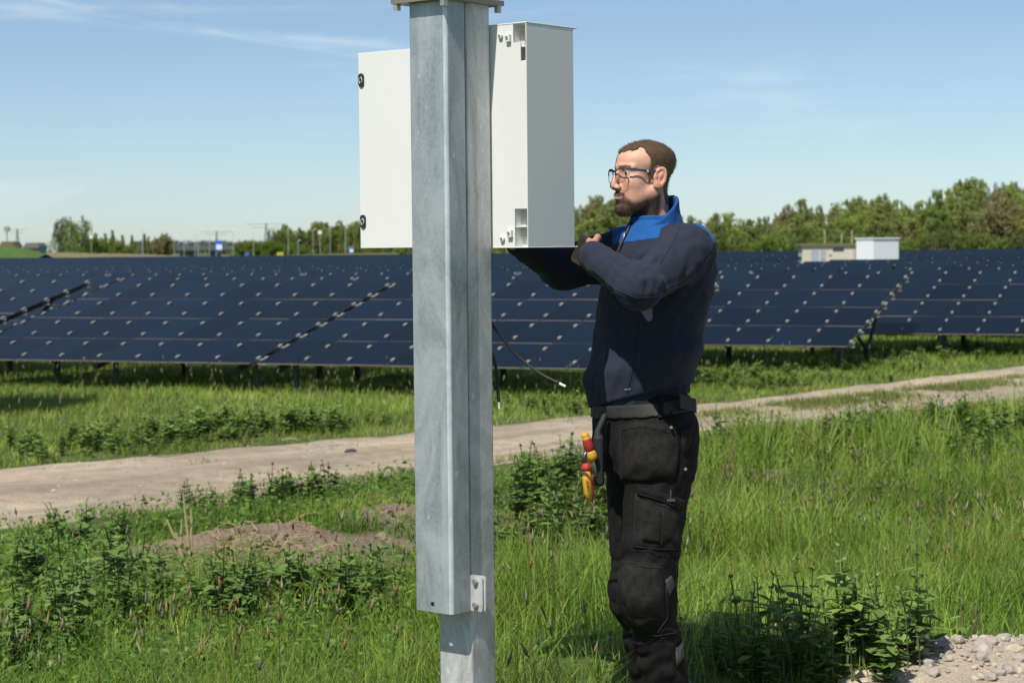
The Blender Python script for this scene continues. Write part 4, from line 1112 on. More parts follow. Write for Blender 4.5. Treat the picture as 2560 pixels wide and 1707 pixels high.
# left hand: beside the front flange, fingers closed round the tester
lw = WRL; lpd = unit(W(1415, 604, 5.73) - WRL); lpe = lw + lpd * .085
lside = unit(np.cross(lpd, unit((-.2, .95, .15)))); lnorm = unit(np.cross(lside, lpd))
if lnorm[1] < 0: lnorm = -lnorm
LH = hand_sdf(lw, lpe, lnorm, lside, (.9, 1.0, .7), 1 if lside[2] > 0 else -1, unit(WRL - ELB))
rw = WRR; rpd = unit((-.45, -.45, .75)); rpe = rw + rpd * .088
rside = unit(np.cross(rpd, (.6, -.7, 0))); rnorm = unit(np.cross(rside, rpd))
RH = hand_sdf(rw, rpe, rnorm, rside, (.5, .6, .4), 1, unit(WRR - ELR))
parts_V = [hVw]; parts_F = [hF]; parts_C = [hC]
def addp(V, F, C):
    parts_F.append(F + sum(len(v) for v in parts_V)); parts_V.append(V); parts_C.append(C)
for fn, c in ((LH, (lw + lpe) / 2), (RH, (rw + rpe) / 2)):
    V, F = surface_nets(fn, c - .15, c + .15, .003); addp(V, F, np.tile(np.array((0.50, 0.27, 0.185)), (len(V), 1)))
# body inside the clothes
HIPL, KNL, ANL = W(1655, 1085, 5.72), W(1618, 1475, 5.66), W(1692, 1840, 5.73)
HIPR, KNR, ANR = W(1598, 1085, 5.93), W(1594, 1470, 5.93), W(1656, 1835, 6.00)
def inner(X, Y, Z):
    d = torso(X, Y, Z) + .022
    d = np.minimum(d, left_arm(X, Y, Z, -.026)); d = np.minimum(d, right_arm(X, Y, Z, -.026))
    for a, b, c in ((HIPL, KNL, ANL), (HIPR, KNR, ANR)):
        d = np.minimum(d, np.minimum(s_cone(X, Y, Z, a, b, .066, .045), s_cone(X, Y, Z, b, c, .042, .032)))
    return d
V, F = surface_nets(inner, (-.02, 5.3, .02), (.75, 6.2, 1.60), .014); addp(V, F, np.tile(np.array((0.50, 0.29, 0.20)), (len(V), 1)))
pV = np.concatenate(parts_V); pF = np.concatenate(parts_F); pC = np.concatenate(parts_C)
man = link('person', mesh_np('person', pV, pF, pC), M_skin, smooth=True)
tag(man, 'man in navy fleece, black work trousers and glasses reaching into the open cabinet', 'person')

# eyes
for s in (1, -1):
    def eye(X, Y, Z): return np.sqrt((X - .0755) ** 2 + (Y - s * .033) ** 2 + (Z - .0255) ** 2) - .0118
    P, Q = surface_nets(eye, (.06, s * .033 - .016, .010), (.092, s * .033 + .016, .042), .0022)
    g = np.array((.0755 + .0118 * .97, s * .033 + .0025, .0255)); dd = np.linalg.norm(P - g, axis=1)
    C = np.where(dd[:, None] < .0030, np.array((.008, .008, .01)), np.where(dd[:, None] < .0062, np.array((.07, .05, .035)), np.array((.62, .58, .54))))
    link('eye', mesh_np('eye', hxf(P), Q, C), pm('eye', (1, 1, 1), .15, attr='Col'), man, True)

# hair
def hair_region(X, Y, Z):
    y = np.abs(Y); Za = Z; Z = zw(Z)
    wob = .0035 * np.sin(X * 210 + Y * 130) + .003 * np.sin(Y * 260)
    top = -(Za - (.1150 - .26 * (X - .02) + 12.0 * np.maximum(y - .028, 0) ** 2)) + wob      # above the hairline
    temple = np.maximum(X - (.018 + .30 * np.maximum(Z - .05, 0)) + wob, -(Z + .004))
    burn = np.maximum(np.maximum(X - .010 + wob, -(X + .020)), -(Z + .022))
    nape = np.maximum(X + .042 - .22 * Z, -(Z + .088 + .3 * (X + .06)))
    return np.minimum(np.minimum(top, temple), np.minimum(burn, nape))
def hair(X, Y, Z):
    y = np.abs(Y)
    lift = .0022 + .0042 * sst(.04, .12, Z)
    d = head(X, Y, Z, False) - lift
    d = smax(d, hair_region(X, Y, Z), .006)
    # keep clear of the ear
    e = np.sqrt(((X + .018) / .023) ** 2 + ((zw(Z) + .008) / .037) ** 2) - 1
    d = smax(d, -e * .022, .004)
    return d - .0010 * np.sin(X * 900) * np.sin(Z * 700)
M_hair = pm('hair_brown', (0.10, 0.062, 0.036), .6, noise=(160, .3), col2=(0.19, 0.125, 0.078), nscale_xyz=(1, 1, .25), bump=(300, .7, .004), spec=.35)
P, Q = surface_nets(hair, (-.135, -.10, -.11), (.11, .10, .15), .0026)
_hs = sst(.085, .02, P[:, 2])[:, None] * (.75 + .5 * hn(P[:, 0] * 2, P[:, 2])[:, None]); hobj = link('hair', mesh_np('hair', hxf(P), Q, np.array((.135, .083, .046)) * (1 - _hs) + np.array((.25, .168, .115)) * _hs), pm('hair_cropped', (1, 1, 1), .65, attr='Col', noise=(220, .3), col2=(.62, .6, .6), nscale_xyz=(1, 1, .22), bump=(300, .7, .004), spec=.3), man, True)
def strands(P, Nrm, n, length, width, dirbias, seed, jitter=.35):
    r = np.random.default_rng(seed); k = r.integers(0, len(P), n); p = P[k] + r.normal(size=(n, 3)) * .0012; d = Nrm[k] * .55 + dirbias[k] + r.normal(size=(n, 3)) * jitter
    d /= np.linalg.norm(d, axis=1)[:, None]; s = np.cross(d, r.normal(size=(n, 3))); s /= np.linalg.norm(s, axis=1)[:, None]
    ln = (length * r.uniform(.6, 1.3, n))[:, None]
    return np.stack([p - s * width, p + s * width, p + d * ln], 1).reshape(-1, 3), np.arange(3 * n).reshape(n, 3)
def vnormals(P, Q):
    nrm = np.zeros_like(P); fnv = np.cross(P[Q[:, 2]] - P[Q[:, 0]], P[Q[:, 3]] - P[Q[:, 1]])
    for c in range(4): np.add.at(nrm, Q[:, c], fnv)
    return nrm / (np.linalg.norm(nrm, axis=1)[:, None] + 1e-12)
nP = vnormals(P, Q)
bias = np.zeros_like(P); bias[:, 0] = np.where(P[:, 2] > .085, .75, -.25); bias[:, 2] = np.where(P[:, 2] > .085, .1, -.75)
sV, sF = strands(P, nP, 11000, .0065, .00036, bias, 3)
ss = link('hair_strands', mesh_np('hair_strands', hxf(sV), sF), M_hair, hobj); ss['kind'] = 'stuff'
bm_ = beard_mask(hV[:, 0], hV[:, 1], hV[:, 2]); pick = np.where(np.random.default_rng(4).random(len(bm_)) < bm_ ** 1.6)[0]
nH = vnormals(hV, hF); bb = np.zeros((len(pick), 3)); bb[:, 2] = -.7; bb[:, 0] = .25
sV, sF = strands(hV[pick], nH[pick], 6500, .0052, .00036, bb, 6, .3)
M_beard = pm('beard_dark', (0.050, 0.028, 0.017), .6, noise=(120, .3), col2=(0.10, 0.06, 0.032))
bd = link('beard', mesh_np('beard', hxf(sV), sF), M_beard, man); bd['kind'] = 'stuff'

# glasses (head space)
gl = empty('glasses'); gl.parent = man
M_frame = pm('frame_slate', (0.045, 0.06, 0.085), .35)
M_lens = bpy.data.materials.new('lens_glass'); M_lens.use_nodes = True
_t = M_lens.node_tree; _t.nodes.clear(); _o = _t.nodes.new('ShaderNodeOutputMaterial'); _m = _t.nodes.new('ShaderNodeMixShader'); _tr = _t.nodes.new('ShaderNodeBsdfTransparent'); _g = _t.nodes.new('ShaderNodeBsdfGlossy')
_fr = _t.nodes.new('ShaderNodeFresnel'); _fr.inputs[0].default_value = 1.5; _tr.inputs[0].default_value = (.95, .97, .97, 1); _g.inputs['Roughness'].default_value = .03
_m.inputs[0].default_value = .07; _t.links.new(_tr.outputs[0], _m.inputs[1]); _t.links.new(_g.outputs[0], _m.inputs[2]); _t.links.new(_m.outputs[0], _o.inputs[0])
def hp(p): return hxf(np.array([(p[0], p[1], float(zi(p[2])))], float))[0]
def rim(s, cx=.108):
    pts = []
    for k in range(28):
        a = 2 * math.pi * k / 28; c, sn = math.cos(a), math.sin(a)
        yy = .0265 * math.copysign(abs(c) ** .62, c); zz = .0185 * math.copysign(abs(sn) ** .70, sn)
        if sn < 0: yy *= 1 - .16 * abs(sn)
        y_ = .0345 + yy; pts.append((cx - .22 * (y_ - .02) ** 1 - 2.0 * max(0, y_ - .04) ** 2, s * y_, -.001 + zz - .004))
    return pts
for s in (1, -1):
    R = rim(s)
    b = MB(); Rw = [hp(p) for p in R]
    up = [Rw[k % 28] for k in range(0, 15)]; lo_ = [Rw[k % 28] for k in range(14, 29)]
    b.tube(up, .0019, 6); b.tube(lo_, .0008, 5)
    b.build('rim', M_frame, gl, True)
    c = hp(np.mean(R, 0)); me = bpy.data.meshes.new('lens'); me.from_pydata([tuple(v) for v in Rw] + [tuple(c)], [], [(k, (k + 1) % 28, 28) for k in range(28)]); me.update()
    link('lens', me, M_lens, gl, True)
    b = MB(); T = [(.0955, s * .0615, .012), (.088, s * .0685, .0115), (.040, s * .0785, .0085), (-.012, s * .0815, .0065), (-.030, s * .083, .000), (-.045, s * .080, -.018)]
    hh = [.0042, .0042, .0040, .0050, .0042, .0035]; 
    for i in range(5):
        (x0, y0, z0), (x1, y1, z1) = T[i], T[i + 1]
        b.hexa([hp(q) for q in ((x0, y0 - .001, z0 - hh[i]), (x1, y1 - .001, z1 - hh[i + 1]), (x1, y1 + .0012, z1 - hh[i + 1]), (x0, y0 + .0012, z0 - hh[i]), (x0, y0 - .001, z0 + hh[i]), (x1, y1 - .001, z1 + hh[i + 1]), (x1, y1 + .0012, z1 + hh[i + 1]), (x0, y0 + .0012, z0 + hh[i]))])
    o = b.build('temple', M_frame, gl); fix_normals(o.data)
    b = MB().hexa([hp(q) for q in ((.024, s * .0795, .004), (.028, s * .0790, .004), (.028, s * .0830, .004), (.024, s * .0835, .004), (.026, s * .0795, .0125), (.030, s * .0790, .0125), (.030, s * .0830, .0125), (.026, s * .0835, .0125))])
    o = b.build('temple_stripe', pm('stripe_white', (.7, .7, .7), .4), gl); fix_normals(o.data)
MB().tube([hp((.110, -.010, .005)), hp((.1125, 0, .008)), hp((.110, .010, .005))], .0015, 6).build('bridge', M_frame, gl, True)

# sweater
sw = sdf_obj('sweater', sweater, (-.03, 5.28, .96), (.72, 6.16, 1.60), .0058, M_navy, man)
# blue yoke: thin layer over the shoulders
def yoke(X, Y, Z):
    d = sweater_core(X, Y, Z) - .0022
    a = (X - .43) * LDIR[0] + (Y - 5.8) * LDIR[1]; b = (X - .43) * FDIR[0] + (Y - 5.8) * FDIR[1]
    # lower border: front dips towards the zip, back runs over the shoulder blade
    low = 1.515 - .35 * np.clip(b, 0, .2) + .10 * np.clip(-b, 0, .2) - 1.05 * np.clip(np.abs(a) - .135, 0, .2) * (b < .02) + .22 * np.clip(np.abs(a) - .05, 0, .2) * (b > .0)
    low = np.where(b < -.0, low - .12 * np.clip(-b, 0, .12) / .12, low)
    near = np.interp(X, [.30, .352, .42, .431, .465, .50, .533, .562, .579, .62], [1.500, 1.508, 1.522, 1.549, 1.566, 1.570, 1.552, 1.524, 1.495, 1.40])
    low = np.where(X < .42, 1.512 + .14 * (X - .352), np.where(a > -.06, near, 1.48))
    return np.maximum(smax(smax(d, low - Z, .004), -(sweater_core(X, Y, Z) + .006), .002), np.maximum(.30 - X, left_arm(X, Y, Z) * -1 - .02 if False else b - .15))
ys = sdf_obj('shoulder_yoke', yoke, (.15, 5.45, 1.38), (.72, 6.16, 1.60), .0038, M_blue, sw)
# stand collar
CN0 = W(1643, 586, 5.79); CN1 = W(1634, 512, 5.775); CAX = unit(CN1 - CN0)
def collar(X, Y, Z):
    t = (X - CN0[0]) * CAX[0] + (Y - CN0[1]) * CAX[1] + (Z - CN0[2]) * CAX[2]
    q = [X - CN0[0] - t * CAX[0], Y - CN0[1] - t * CAX[1], Z - CN0[2] - t * CAX[2]]
    b = q[0] * FDIR[0] + q[1] * FDIR[1]; a = q[0] * LDIR[0] + q[1] * LDIR[1]
    R = .068 + .26 * np.clip(.075 - t, 0, .2) ** 1.35
    rr = np.sqrt((a / 1.0) ** 2 + ((b - .004) / 1.08) ** 2)
    d = np.abs(rr - R) - .0042
    top = t - (.066 - .52 * b)                   # high at the nape, low at the throat
    d = smax(d, top, .004); d = np.maximum(d, -(t + .045))
    gap = np.maximum(.010 + .0 * a - b * 0 - np.abs(a + .004) * -1 - .0165 + 0 * b, 0) if False else None
    slit = np.maximum(np.maximum(np.abs(a) - (.004 + .10 * np.clip(t - .0, 0, .1)), -b), -(t - .0))
    return smax(d, -slit, .002) - fold(X, Y, Z, .0008)
sdf_obj('collar', collar, CN0 - .15, CN0 + .17, .0036, M_blue, sw)
# zip below the collar
zpts = []
for py, yy in ((556, 0), (580, 0), (605, 0), (640, 0), (672, 0)):
    z = W(1580, py, 5.7)[2]
    cx = np.interp(z, TZ, TX); cy = np.interp(z, TZ, TYC); hd = np.interp(z, TZ, THD); n = .006
    zpts.append((cx + FDIR[0] * (hd + n), cy + FDIR[1] * (hd + n), z))
MB().tube(zpts, .0045, 6).build('zip', pm('zip_black', (.012, .012, .015), .5), sw, True)
p0 = np.array(zpts[1]); MB().tube([p0 + (-.006, -.006, 0), p0 + (-.010, -.008, -.018), p0 + (-.009, -.008, -.040)], .0022, 6).build('zip_pull', M_zinc, sw, True)
# ribbed hem band, cuff bands and seams as thin layers
def hemband(X, Y, Z):
    d = sweater_core(X, Y, Z) + .010
    pl = s_plane(X, Y, Z, HEMP, HEMN)
    return smax(np.maximum(d, pl - .026), -(pl + .004), .003)
sdf_obj('hem_band', hemband, (.12, 5.55, .96), (.62, 6.1, 1.14), .0048, M_navy, sw)
def seam(pts, r=.0010):
    Q = []; pts = np.array(pts, float); tt_ = np.linspace(0, len(pts) - 1, 6 * (len(pts) - 1) + 1)
    pts = [tuple(np.interp(t_, np.arange(len(pts)), pts[:, c_]) for c_ in range(3)) for t_ in tt_]
    for p in pts:       # project onto the sweater by marching towards the camera-side surface
        P0 = W(*p); d = unit(P0 - CAMPOS); a = P0 - d * .25; t = 0
        for k in range(160):
            v = float(sweater_core(np.array(a[0] + d[0] * t), np.array(a[1] + d[1] * t), np.array(a[2] + d[2] * t)))
            if v < .0004: break
            t += max(v * .6, .0006)
        Q.append(a + d * (t - .0012))
    return MB().tube(Q, r, 5).build('seam', M_navy, sw, True)
seam([(1478, 672, 5.55), (1500, 690, 5.5), (1540, 725, 5.45), (1590, 745, 5.4), (1640, 742, 5.45), (1700, 712, 5.5), (1750, 672, 5.6), (1778, 640, 5.65)])
seam([(1650, 660, 5.6), (1668, 630, 5.6), (1690, 590, 5.62), (1700, 566, 5.65)])
seam([(1596, 800, 5.6), (1590, 860, 5.6), (1580, 930, 5.6), (1568, 985, 5.6)], .0009)
# small woven tag near the hem
tp0 = W(1569, 974, 5.62)
q = [surf(x_, y_, sweater_core) + (0, -.0015, 0) for x_, y_ in ((1561, 976), (1577, 974), (1577, 970), (1561, 972))]
q2 = [v + np.array((0, .003, 0)) for v in q]
MB().hexa(q + q2).build('woven_tag', pm('tag_grey', (.35, .36, .38), .7, noise=(900, .2), col2=(.05, .05, .06)), sw)

# trousers
def leg(X, Y, Z, a, k, n, g=0.0):
    d = s_cone(X, Y, Z, a, k, .104 + g, .079 + g); d = smin(d, s_cone(X, Y, Z, k, n, .075 + g, .062 + g), .03)
    return d
WB = W(1628, 1010, 5.84)
def trousers_core(X, Y, Z):
    cx = np.interp(Z, [.85, 1.08], [.385, .374]); a = (X - cx) * LDIR[0] + (Y - 5.83) * LDIR[1]; b = (X - cx) * FDIR[0] + (Y - 5.83) * FDIR[1]
    hb = np.interp(Z, [.80, .90, 1.0, 1.08], [.185, .190, .180, .172]); hd = np.interp(Z, [.80, .90, 1.0, 1.08], [.130, .140, .132, .124])
    pel = (np.sqrt((a / hb) ** 2 + (b / hd) ** 2) - 1) * np.minimum(hb, hd) * .93
    pel = np.maximum(pel, np.maximum(Z - 1.10, .845 - Z))
    d = smin(pel, smin(leg(X, Y, Z, HIPL, KNL, ANL), leg(X, Y, Z, HIPR, KNR, ANR), .012), .04)
    # knee bulge, creases above and below the knee
    for k in (KNL, KNR):
        kk = k + np.array((-.035, -.02, -.015)); d = smin(d, s_ell(X, Y, Z, kk, (.046, .056, .085)), .03)
        for dz, amp in ((.115, .007), (.085, .006), (-.115, .008), (-.145, .006), (-.185, .006)):
            zz = Z - (k[2] + dz) - .30 * (X - k[0]) + .012 * np.sin(X * 60 + Y * 40)
            m_ = np.exp(-(zz / .011) ** 2) * np.exp(-((Y - k[1]) / .13) ** 2)
            d = d + amp * m_ * .8
    bt = (Z < .45) * .005 * np.sin(Z * 95 + 6 * X + 3 * np.sin(X * 40))
    return d - fold(X, Y, Z, .0018, .8) - bt * .7
WPN = np.array((-.115, -.0, 1.0)); WPN = WPN / np.linalg.norm(WPN)
def trousers(X, Y, Z):
    d = trousers_core(X, Y, Z)
    return np.maximum(np.maximum(d, s_plane(X, Y, Z, WB + np.array((0, 0, .045)), WPN)), .045 - Z)
M_black = pm('work_black', (0.0080, 0.0077, 0.0077), .85, spec=.15, noise=(22, .2), col2=(0.0160, 0.0150, 0.0145), bump=(500, .3, .002), fine=(60, .75, 1.25))
M_black2 = pm('work_black_pocket', (0.0105, 0.0100, 0.0095), .85, spec=.15, noise=(16, .2), col2=(0.0225, 0.0212, 0.0198), bump=(500, .3, .002), fine=(70, .7, 1.3))
M_stitch = pm('stitch_grey', (0.030, 0.028, 0.025), .9)
trz = sdf_obj('trousers', trousers, (.12, 5.50, .03), (.66, 6.2, 1.12), .0064, M_black, man)
def patch(name, polypx, thick, bulge, mat, par, fn=trousers_core, h=.0045, Yg=5.6, bag=0):
    """raised cloth panel: the region of the leg surface inside a polygon, puffed out"""
    P = np.array([surf(x_, y_, fn) for x_, y_ in polypx]); c = P.mean(0)
    nrm = unit(-(c - CAMPOS)); ax = unit(np.cross((0, 0, 1), nrm)); ay = np.cross(nrm, ax)
    pu = np.stack([(P - c) @ ax, (P - c) @ ay], 1)
    def f(X, Y, Z):
        u = (X - c[0]) * ax[0] + (Y - c[1]) * ax[1] + (Z - c[2]) * ax[2]; v = (X - c[0]) * ay[0] + (Y - c[1]) * ay[1] + (Z - c[2]) * ay[2]; w_ = (X - c[0]) * nrm[0] + (Y - c[1]) * nrm[1] + (Z - c[2]) * nrm[2]
        n_ = len(pu); dist = np.full(u.shape, 1e9); sg = np.zeros(u.shape, int)
        for i in range(n_):
            (x0, y0), (x1, y1) = pu[i], pu[(i + 1) % n_]; ex, ey = x1 - x0, y1 - y0
            t = np.clip(((u - x0) * ex + (v - y0) * ey) / (ex * ex + ey * ey), 0, 1)
            dist = np.minimum(dist, np.hypot(u - x0 - t * ex, v - y0 - t * ey))
            cond = ((y0 <= v) & (y1 > v)) | ((y1 <= v) & (y0 > v))
            xc = x0 + (v - y0) / np.where(np.abs(y1 - y0) < 1e-9, 1e-9, y1 - y0) * (x1 - x0)
            sg = sg ^ (cond & (u < xc))
        ins = np.where(sg == 1, -dist, dist)
        core = fn(X, Y, Z)
        pf_ = thick + bulge * np.clip(-ins / .05, 0, 1) ** .7 * (1 if not bag else np.clip(.45 - v / bag, 0, 1.3))
        d = core - pf_
        return smax(smax(d, ins, .005), np.maximum(-(core + .004), -w_ - .10), .002)
    lo = P.min(0) - .05; hi = P.max(0) + .05; lo[1] -= .06; hi[1] += .03
    return sdf_obj(name, f, lo, hi, h, mat, par)
patch('holster_pocket', [(1545, 1062), (1600, 1052), (1690, 1062), (1700, 1120), (1690, 1190), (1620, 1204), (1552, 1200), (1540, 1130)], .005, .022, M_black2, trz, bag=.09)
patch('back_pocket', [(1700, 1072), (1732, 1068), (1730, 1110), (1706, 1140)], .004, .012, M_black2, trz)
patch('cargo_pocket', [(1586, 1232), (1712, 1262), (1702, 1374), (1580, 1368)], .005, .010, M_black2, trz)
patch('cargo_flap', [(1596, 1216), (1650, 1228), (1716, 1250), (1714, 1276), (1650, 1250), (1592, 1236)], .016, .006, M_black, trz)
patch('phone_pocket', [(1612, 1270), (1655, 1276), (1650, 1356), (1604, 1350)], .0165, .004, M_black2, trz)
patch('knee_pocket', [(1546, 1400), (1650, 1408), (1662, 1460), (1670, 1545), (1640, 1585), (1598, 1580), (1566, 1520), (1552, 1460)], .004, .012, M_black2, trz)
patch('knee_pocket', [(1540, 1420), (1560, 1424), (1566, 1480), (1570, 1520), (1556, 1505), (1544, 1455)], .004, .006, M_black2, trz)
patch('reflective_insert', [(1662, 1450), (1680, 1436), (1688, 1462), (1672, 1492)], .004, .002, pm('insert_grey', (.045, .043, .043), .7), trz, h=.0035)
patch('reflective_insert', [(1688, 1622), (1708, 1592), (1712, 1640), (1690, 1668)], .004, .002, MATS['insert_grey'], trz, h=.0035)
def stitch(pts, fn=trousers_core, off=.004, r=.0009, par=None):
    Q = [surf(x_, y_, fn) + np.array((0, -off, 0)) for x_, y_ in pts]
    return MB().tube(Q, r, 4).build('stitching', M_stitch, par or trz, True)
for pts, off in (([(1590, 1240), (1586, 1300), (1584, 1362)], .012), ([(1584, 1364), (1640, 1370), (1700, 1371)], .012), ([(1708, 1285), (1706, 1330), (1700, 1370)], .012), ([(1596, 1232), (1650, 1247), (1712, 1272)], .022), ([(1658, 1280), (1656, 1320), (1652, 1362)], .013),
                 ([(1550, 1072), (1600, 1060), (1688, 1070)], .016), ([(1552, 1076), (1548, 1130), (1556, 1195)], .014), ([(1550, 1408), (1600, 1412), (1652, 1416)], .012), ([(1555, 1415), (1560, 1470), (1575, 1520)], .012), ([(1664, 1465), (1670, 1540), (1642, 1580)], .012), ([(1602, 1584), (1640, 1588), (1690, 1580)], .004), ([(1690, 1390), (1692, 1480), (1705, 1580), (1712, 1690)], .002)):
    Pq = np.array(pts, float); tq = np.linspace(0, len(pts) - 1, 12); stitch([(float(np.interp(t_, np.arange(len(pts)), Pq[:, 0])), float(np.interp(t_, np.arange(len(pts)), Pq[:, 1]))) for t_ in tq], off=off)
# belt
def belt_f(X, Y, Z):
    pl = s_plane(X, Y, Z, WB, WPN); d = trousers_core(X, Y, Z) - .006
    return smax(np.maximum(d, np.abs(pl) - .019), -(trousers_core(X, Y, Z) + .004), .002)
M_belt = pm('belt_webbing', (0.014, 0.0135, 0.012), .7, noise=(40, .2), col2=(.022, .021, .019), bump=(300, .4, .003))
belt = sdf_obj('belt', belt_f, (.12, 5.55, .95), (.66, 6.1, 1.12), .0046, M_belt, man)
a = W(1700, 1002, 5.63); e1 = W(1738, 1014, 5.70); up = np.array((0, 0, .0195))
d_ = unit(np.cross(e1 - a, up)) * .002
MB().hexa([a - up - d_, e1 - up - d_, e1 - up + d_, a - up + d_, a + up - d_, e1 + up - d_, e1 + up + d_, a + up + d_]).build('belt_end', M_belt, belt)
e2 = e1 + unit(e1 - a) * .006
MB().hexa([e1 - up * 1.05 - d_ * 1.6, e2 - up * 1.05 - d_ * 1.6, e2 - up * 1.05 + d_ * 1.6, e1 - up * 1.05 + d_ * 1.6, e1 + up * 1.05 - d_ * 1.6, e2 + up * 1.05 - d_ * 1.6, e2 + up * 1.05 + d_ * 1.6, e1 + up * 1.05 + d_ * 1.6]).build('belt_tip', M_zinc, belt)
for px in (1662,):
    q = [surf(x_, y_, trousers_core) for x_, y_ in ((px - 18, 1042), (px + 18, 1040), (px + 17, 984), (px - 17, 986))]
    MB().hexa([v + np.array((0, -.012, 0)) for v in q] + [v + np.array((0, -.004, 0)) for v in q]).build('belt_loop', M_black, trz)
# rivets
for px, py in ((1678, 1068), (1714, 1172)):
    p = surf(px, py, trousers_core); n = unit(CAMPOS - p)
    MB().tube([p + n * .006, p + n * .024 if px < 1700 else p + n * .012], .0045, 10).build('rivet', pm('rivet_brass', (.35, .27, .15), .4, metal=.6), trz)
# anchor-like badge on the cargo flap: upright stroke on a small bar
q0 = surf(1675, 1236, trousers_core) + np.array((0, -.024, 0)); Mb = pm('badge_grey', (.07, .072, .075), .7)
MB().box((-.0014, -.001, -.008), (.0014, .001, .016), lambda x, y, z: tuple(q0 + (x, y, z))).box((-.010, -.001, -.016), (.012, .001, -.009), lambda x, y, z: tuple(q0 + (x, y - .0005, z))).build('badge', Mb, trz)
# boots
def boots(X, Y, Z):
    d = None
    for an in (ANL, ANR):
        toe = np.array((an[0] - .15, an[1] - .06, .045)); heel = np.array((an[0] + .03, an[1] + .015, .045))
        e = smin(s_cone(X, Y, Z, heel, toe, .045, .042), s_cone(X, Y, Z, (an[0], an[1], .05), (an[0], an[1], .20), .050, .055), .03)
        e = np.maximum(e, -(Z - .004)); d = e if d is None else np.minimum(d, e)
    return d
sdf_obj('boots', boots, (.05, 5.5, -.01), (.62, 6.2, .27), .009, pm('boot_black', (.02, .019, .018), .5), man)

# tool pouch on the far hip front, and the tools in it
M_pouch = pm('pouch_black', (0.012, 0.012, 0.013), .7, bump=(200, .3, .003))
pc = W(1497, 1150, 5.70)
def pouch(X, Y, Z):
    d = s_box(X, Y, Z, pc, ((1, 0, 0), (0, 1, 0), (0, 0, 1)), (.015, .026, .074), .010)
    d = smin(d, s_cone(X, Y, Z, W(1494, 1080, 5.70), W(1512, 1040, 5.72), .010, .010), .01)
    return d
sdf_obj('tool_pouch', pouch, pc - .16, pc + .16, .005, M_pouch, belt)
M_red = pm('grip_red', (0.46, 0.030, 0.022), .6, noise=(80, .3), col2=(.33, .03, .025)); M_yel = pm('grip_yellow', (0.68, 0.40, 0.03), .6, noise=(80, .3), col2=(.52, .29, .03))
def axis_tube(a, b, radii, ts, n, name, mat, par):
    a, b = np.array(a), np.array(b); return MB().tube([a + (b - a) * t for t in ts], radii, n).build(name, mat, par, True)
sdv = empty('screwdriver', tuple(W(1486, 1165, 5.66))); tag(sdv, 'red and yellow screwdriver handle in the man\'s black tool pouch', 'screwdriver')
def chw(o, par): o.parent = par; o.matrix_parent_inverse = Matrix.Translation(-Vector(par.location)); return o
t0, t1 = W(1461, 1082, 5.655), W(1483, 1150, 5.665)
chw(axis_tube(t0, t1, [.008, .012, .0115, .0125, .013, .012], [0, .05, .12, .20, .205, .21], 12, 'handle_cap', M_yel, None), sdv)
chw(axis_tube(t0, t1, [.0125, .0130, .0145, .0152, .0130, .0122], [.21, .26, .38, .52, .60, .66], 12, 'grip', M_red, None), sdv)
chw(axis_tube(t0, t1, [.0128, .0145, .0165, .0150, .010], [.66, .72, .84, .94, 1.0], 12, 'collar', M_yel, None), sdv)
chw(axis_tube(t1, W(1492, 1190, 5.675), [.004, .004], [0, 1], 8, 'shaft', M_zinc, None), sdv)
pl_ = empty('pliers', tuple(W(1470, 1200, 5.655))); tag(pl_, 'pliers with yellow and red insulated handles hanging from the tool pouch', 'pliers')
def curve_tube(pts, radii, name, mat): return chw(MB().tube([W(*p) for p in pts], radii, 10).build(name, mat, None, True), pl_)
curve_tube([(1464, 1157, 5.652), (1466, 1170, 5.652), (1467, 1176, 5.652)], [.009, .0165, .0135], 'hand_guard', M_red)
h1 = curve_tube([(1466, 1174, 5.652), (1467, 1200, 5.650), (1470, 1230, 5.650), (1474, 1252, 5.650)], [.0125, .0135, .0125, .008], 'handle', M_yel)
curve_tube([(1473, 1178, 5.656), (1476, 1205, 5.655), (1478, 1235, 5.655), (1478, 1254, 5.654)], [.008, .010, .009, .006], 'handle', M_red)
curve_tube([(1461, 1160, 5.655), (1460, 1140, 5.657), (1468, 1128, 5.66), (1484, 1130, 5.672)], [.007, .008, .006, .007], 'jaw', pm('plier_steel', (.10, .10, .10), .35, metal=.7))
tx = bpy.data.curves.new('lettering', 'FONT'); tx.body = 'KNIPEX'; tx.size = .011; tx.extrude = .0004; tx.align_x = 'CENTER'; tx.align_y = 'CENTER'
to = bpy.data.objects.new('lettering', tx); COL.objects.link(to); p = W(1469, 1216, 5.634)
to.rotation_euler = (math.radians(90), math.radians(83), 0); to.location = tuple(p)
bpy.context.view_layer.update()
lm = bpy.data.meshes.new_from_object(to.evaluated_get(bpy.context.evaluated_depsgraph_get())); mw = to.matrix_world.copy(); bpy.data.objects.remove(to)
lm.transform(mw); chw(link('lettering', lm, M_red), pl_)
# voltage tester in the left hand
tt = empty('tester', tuple(lpe)); tag(tt, 'slim tester with pale tip held in the left hand beside the cabinet edge', 'tester')
g0 = lpe + lnorm * .024
chw(MB().tube([g0 + (.012, .0, -.07), g0 + (.002, 0, .0)], [.006, .006], 8).build('handle', M_blk, None, True), tt)
chw(MB().tube([g0 + (.002, 0, .0), W(1467, 596, g0[1])], [.004, .0032], 8).build('shaft', M_blk, None, True), tt)
chw(MB().tube([W(1467, 597, g0[1]), W(1466, 585, g0[1])], [.0035, .003], 8).build('tip', M_tip, None, True), tt)
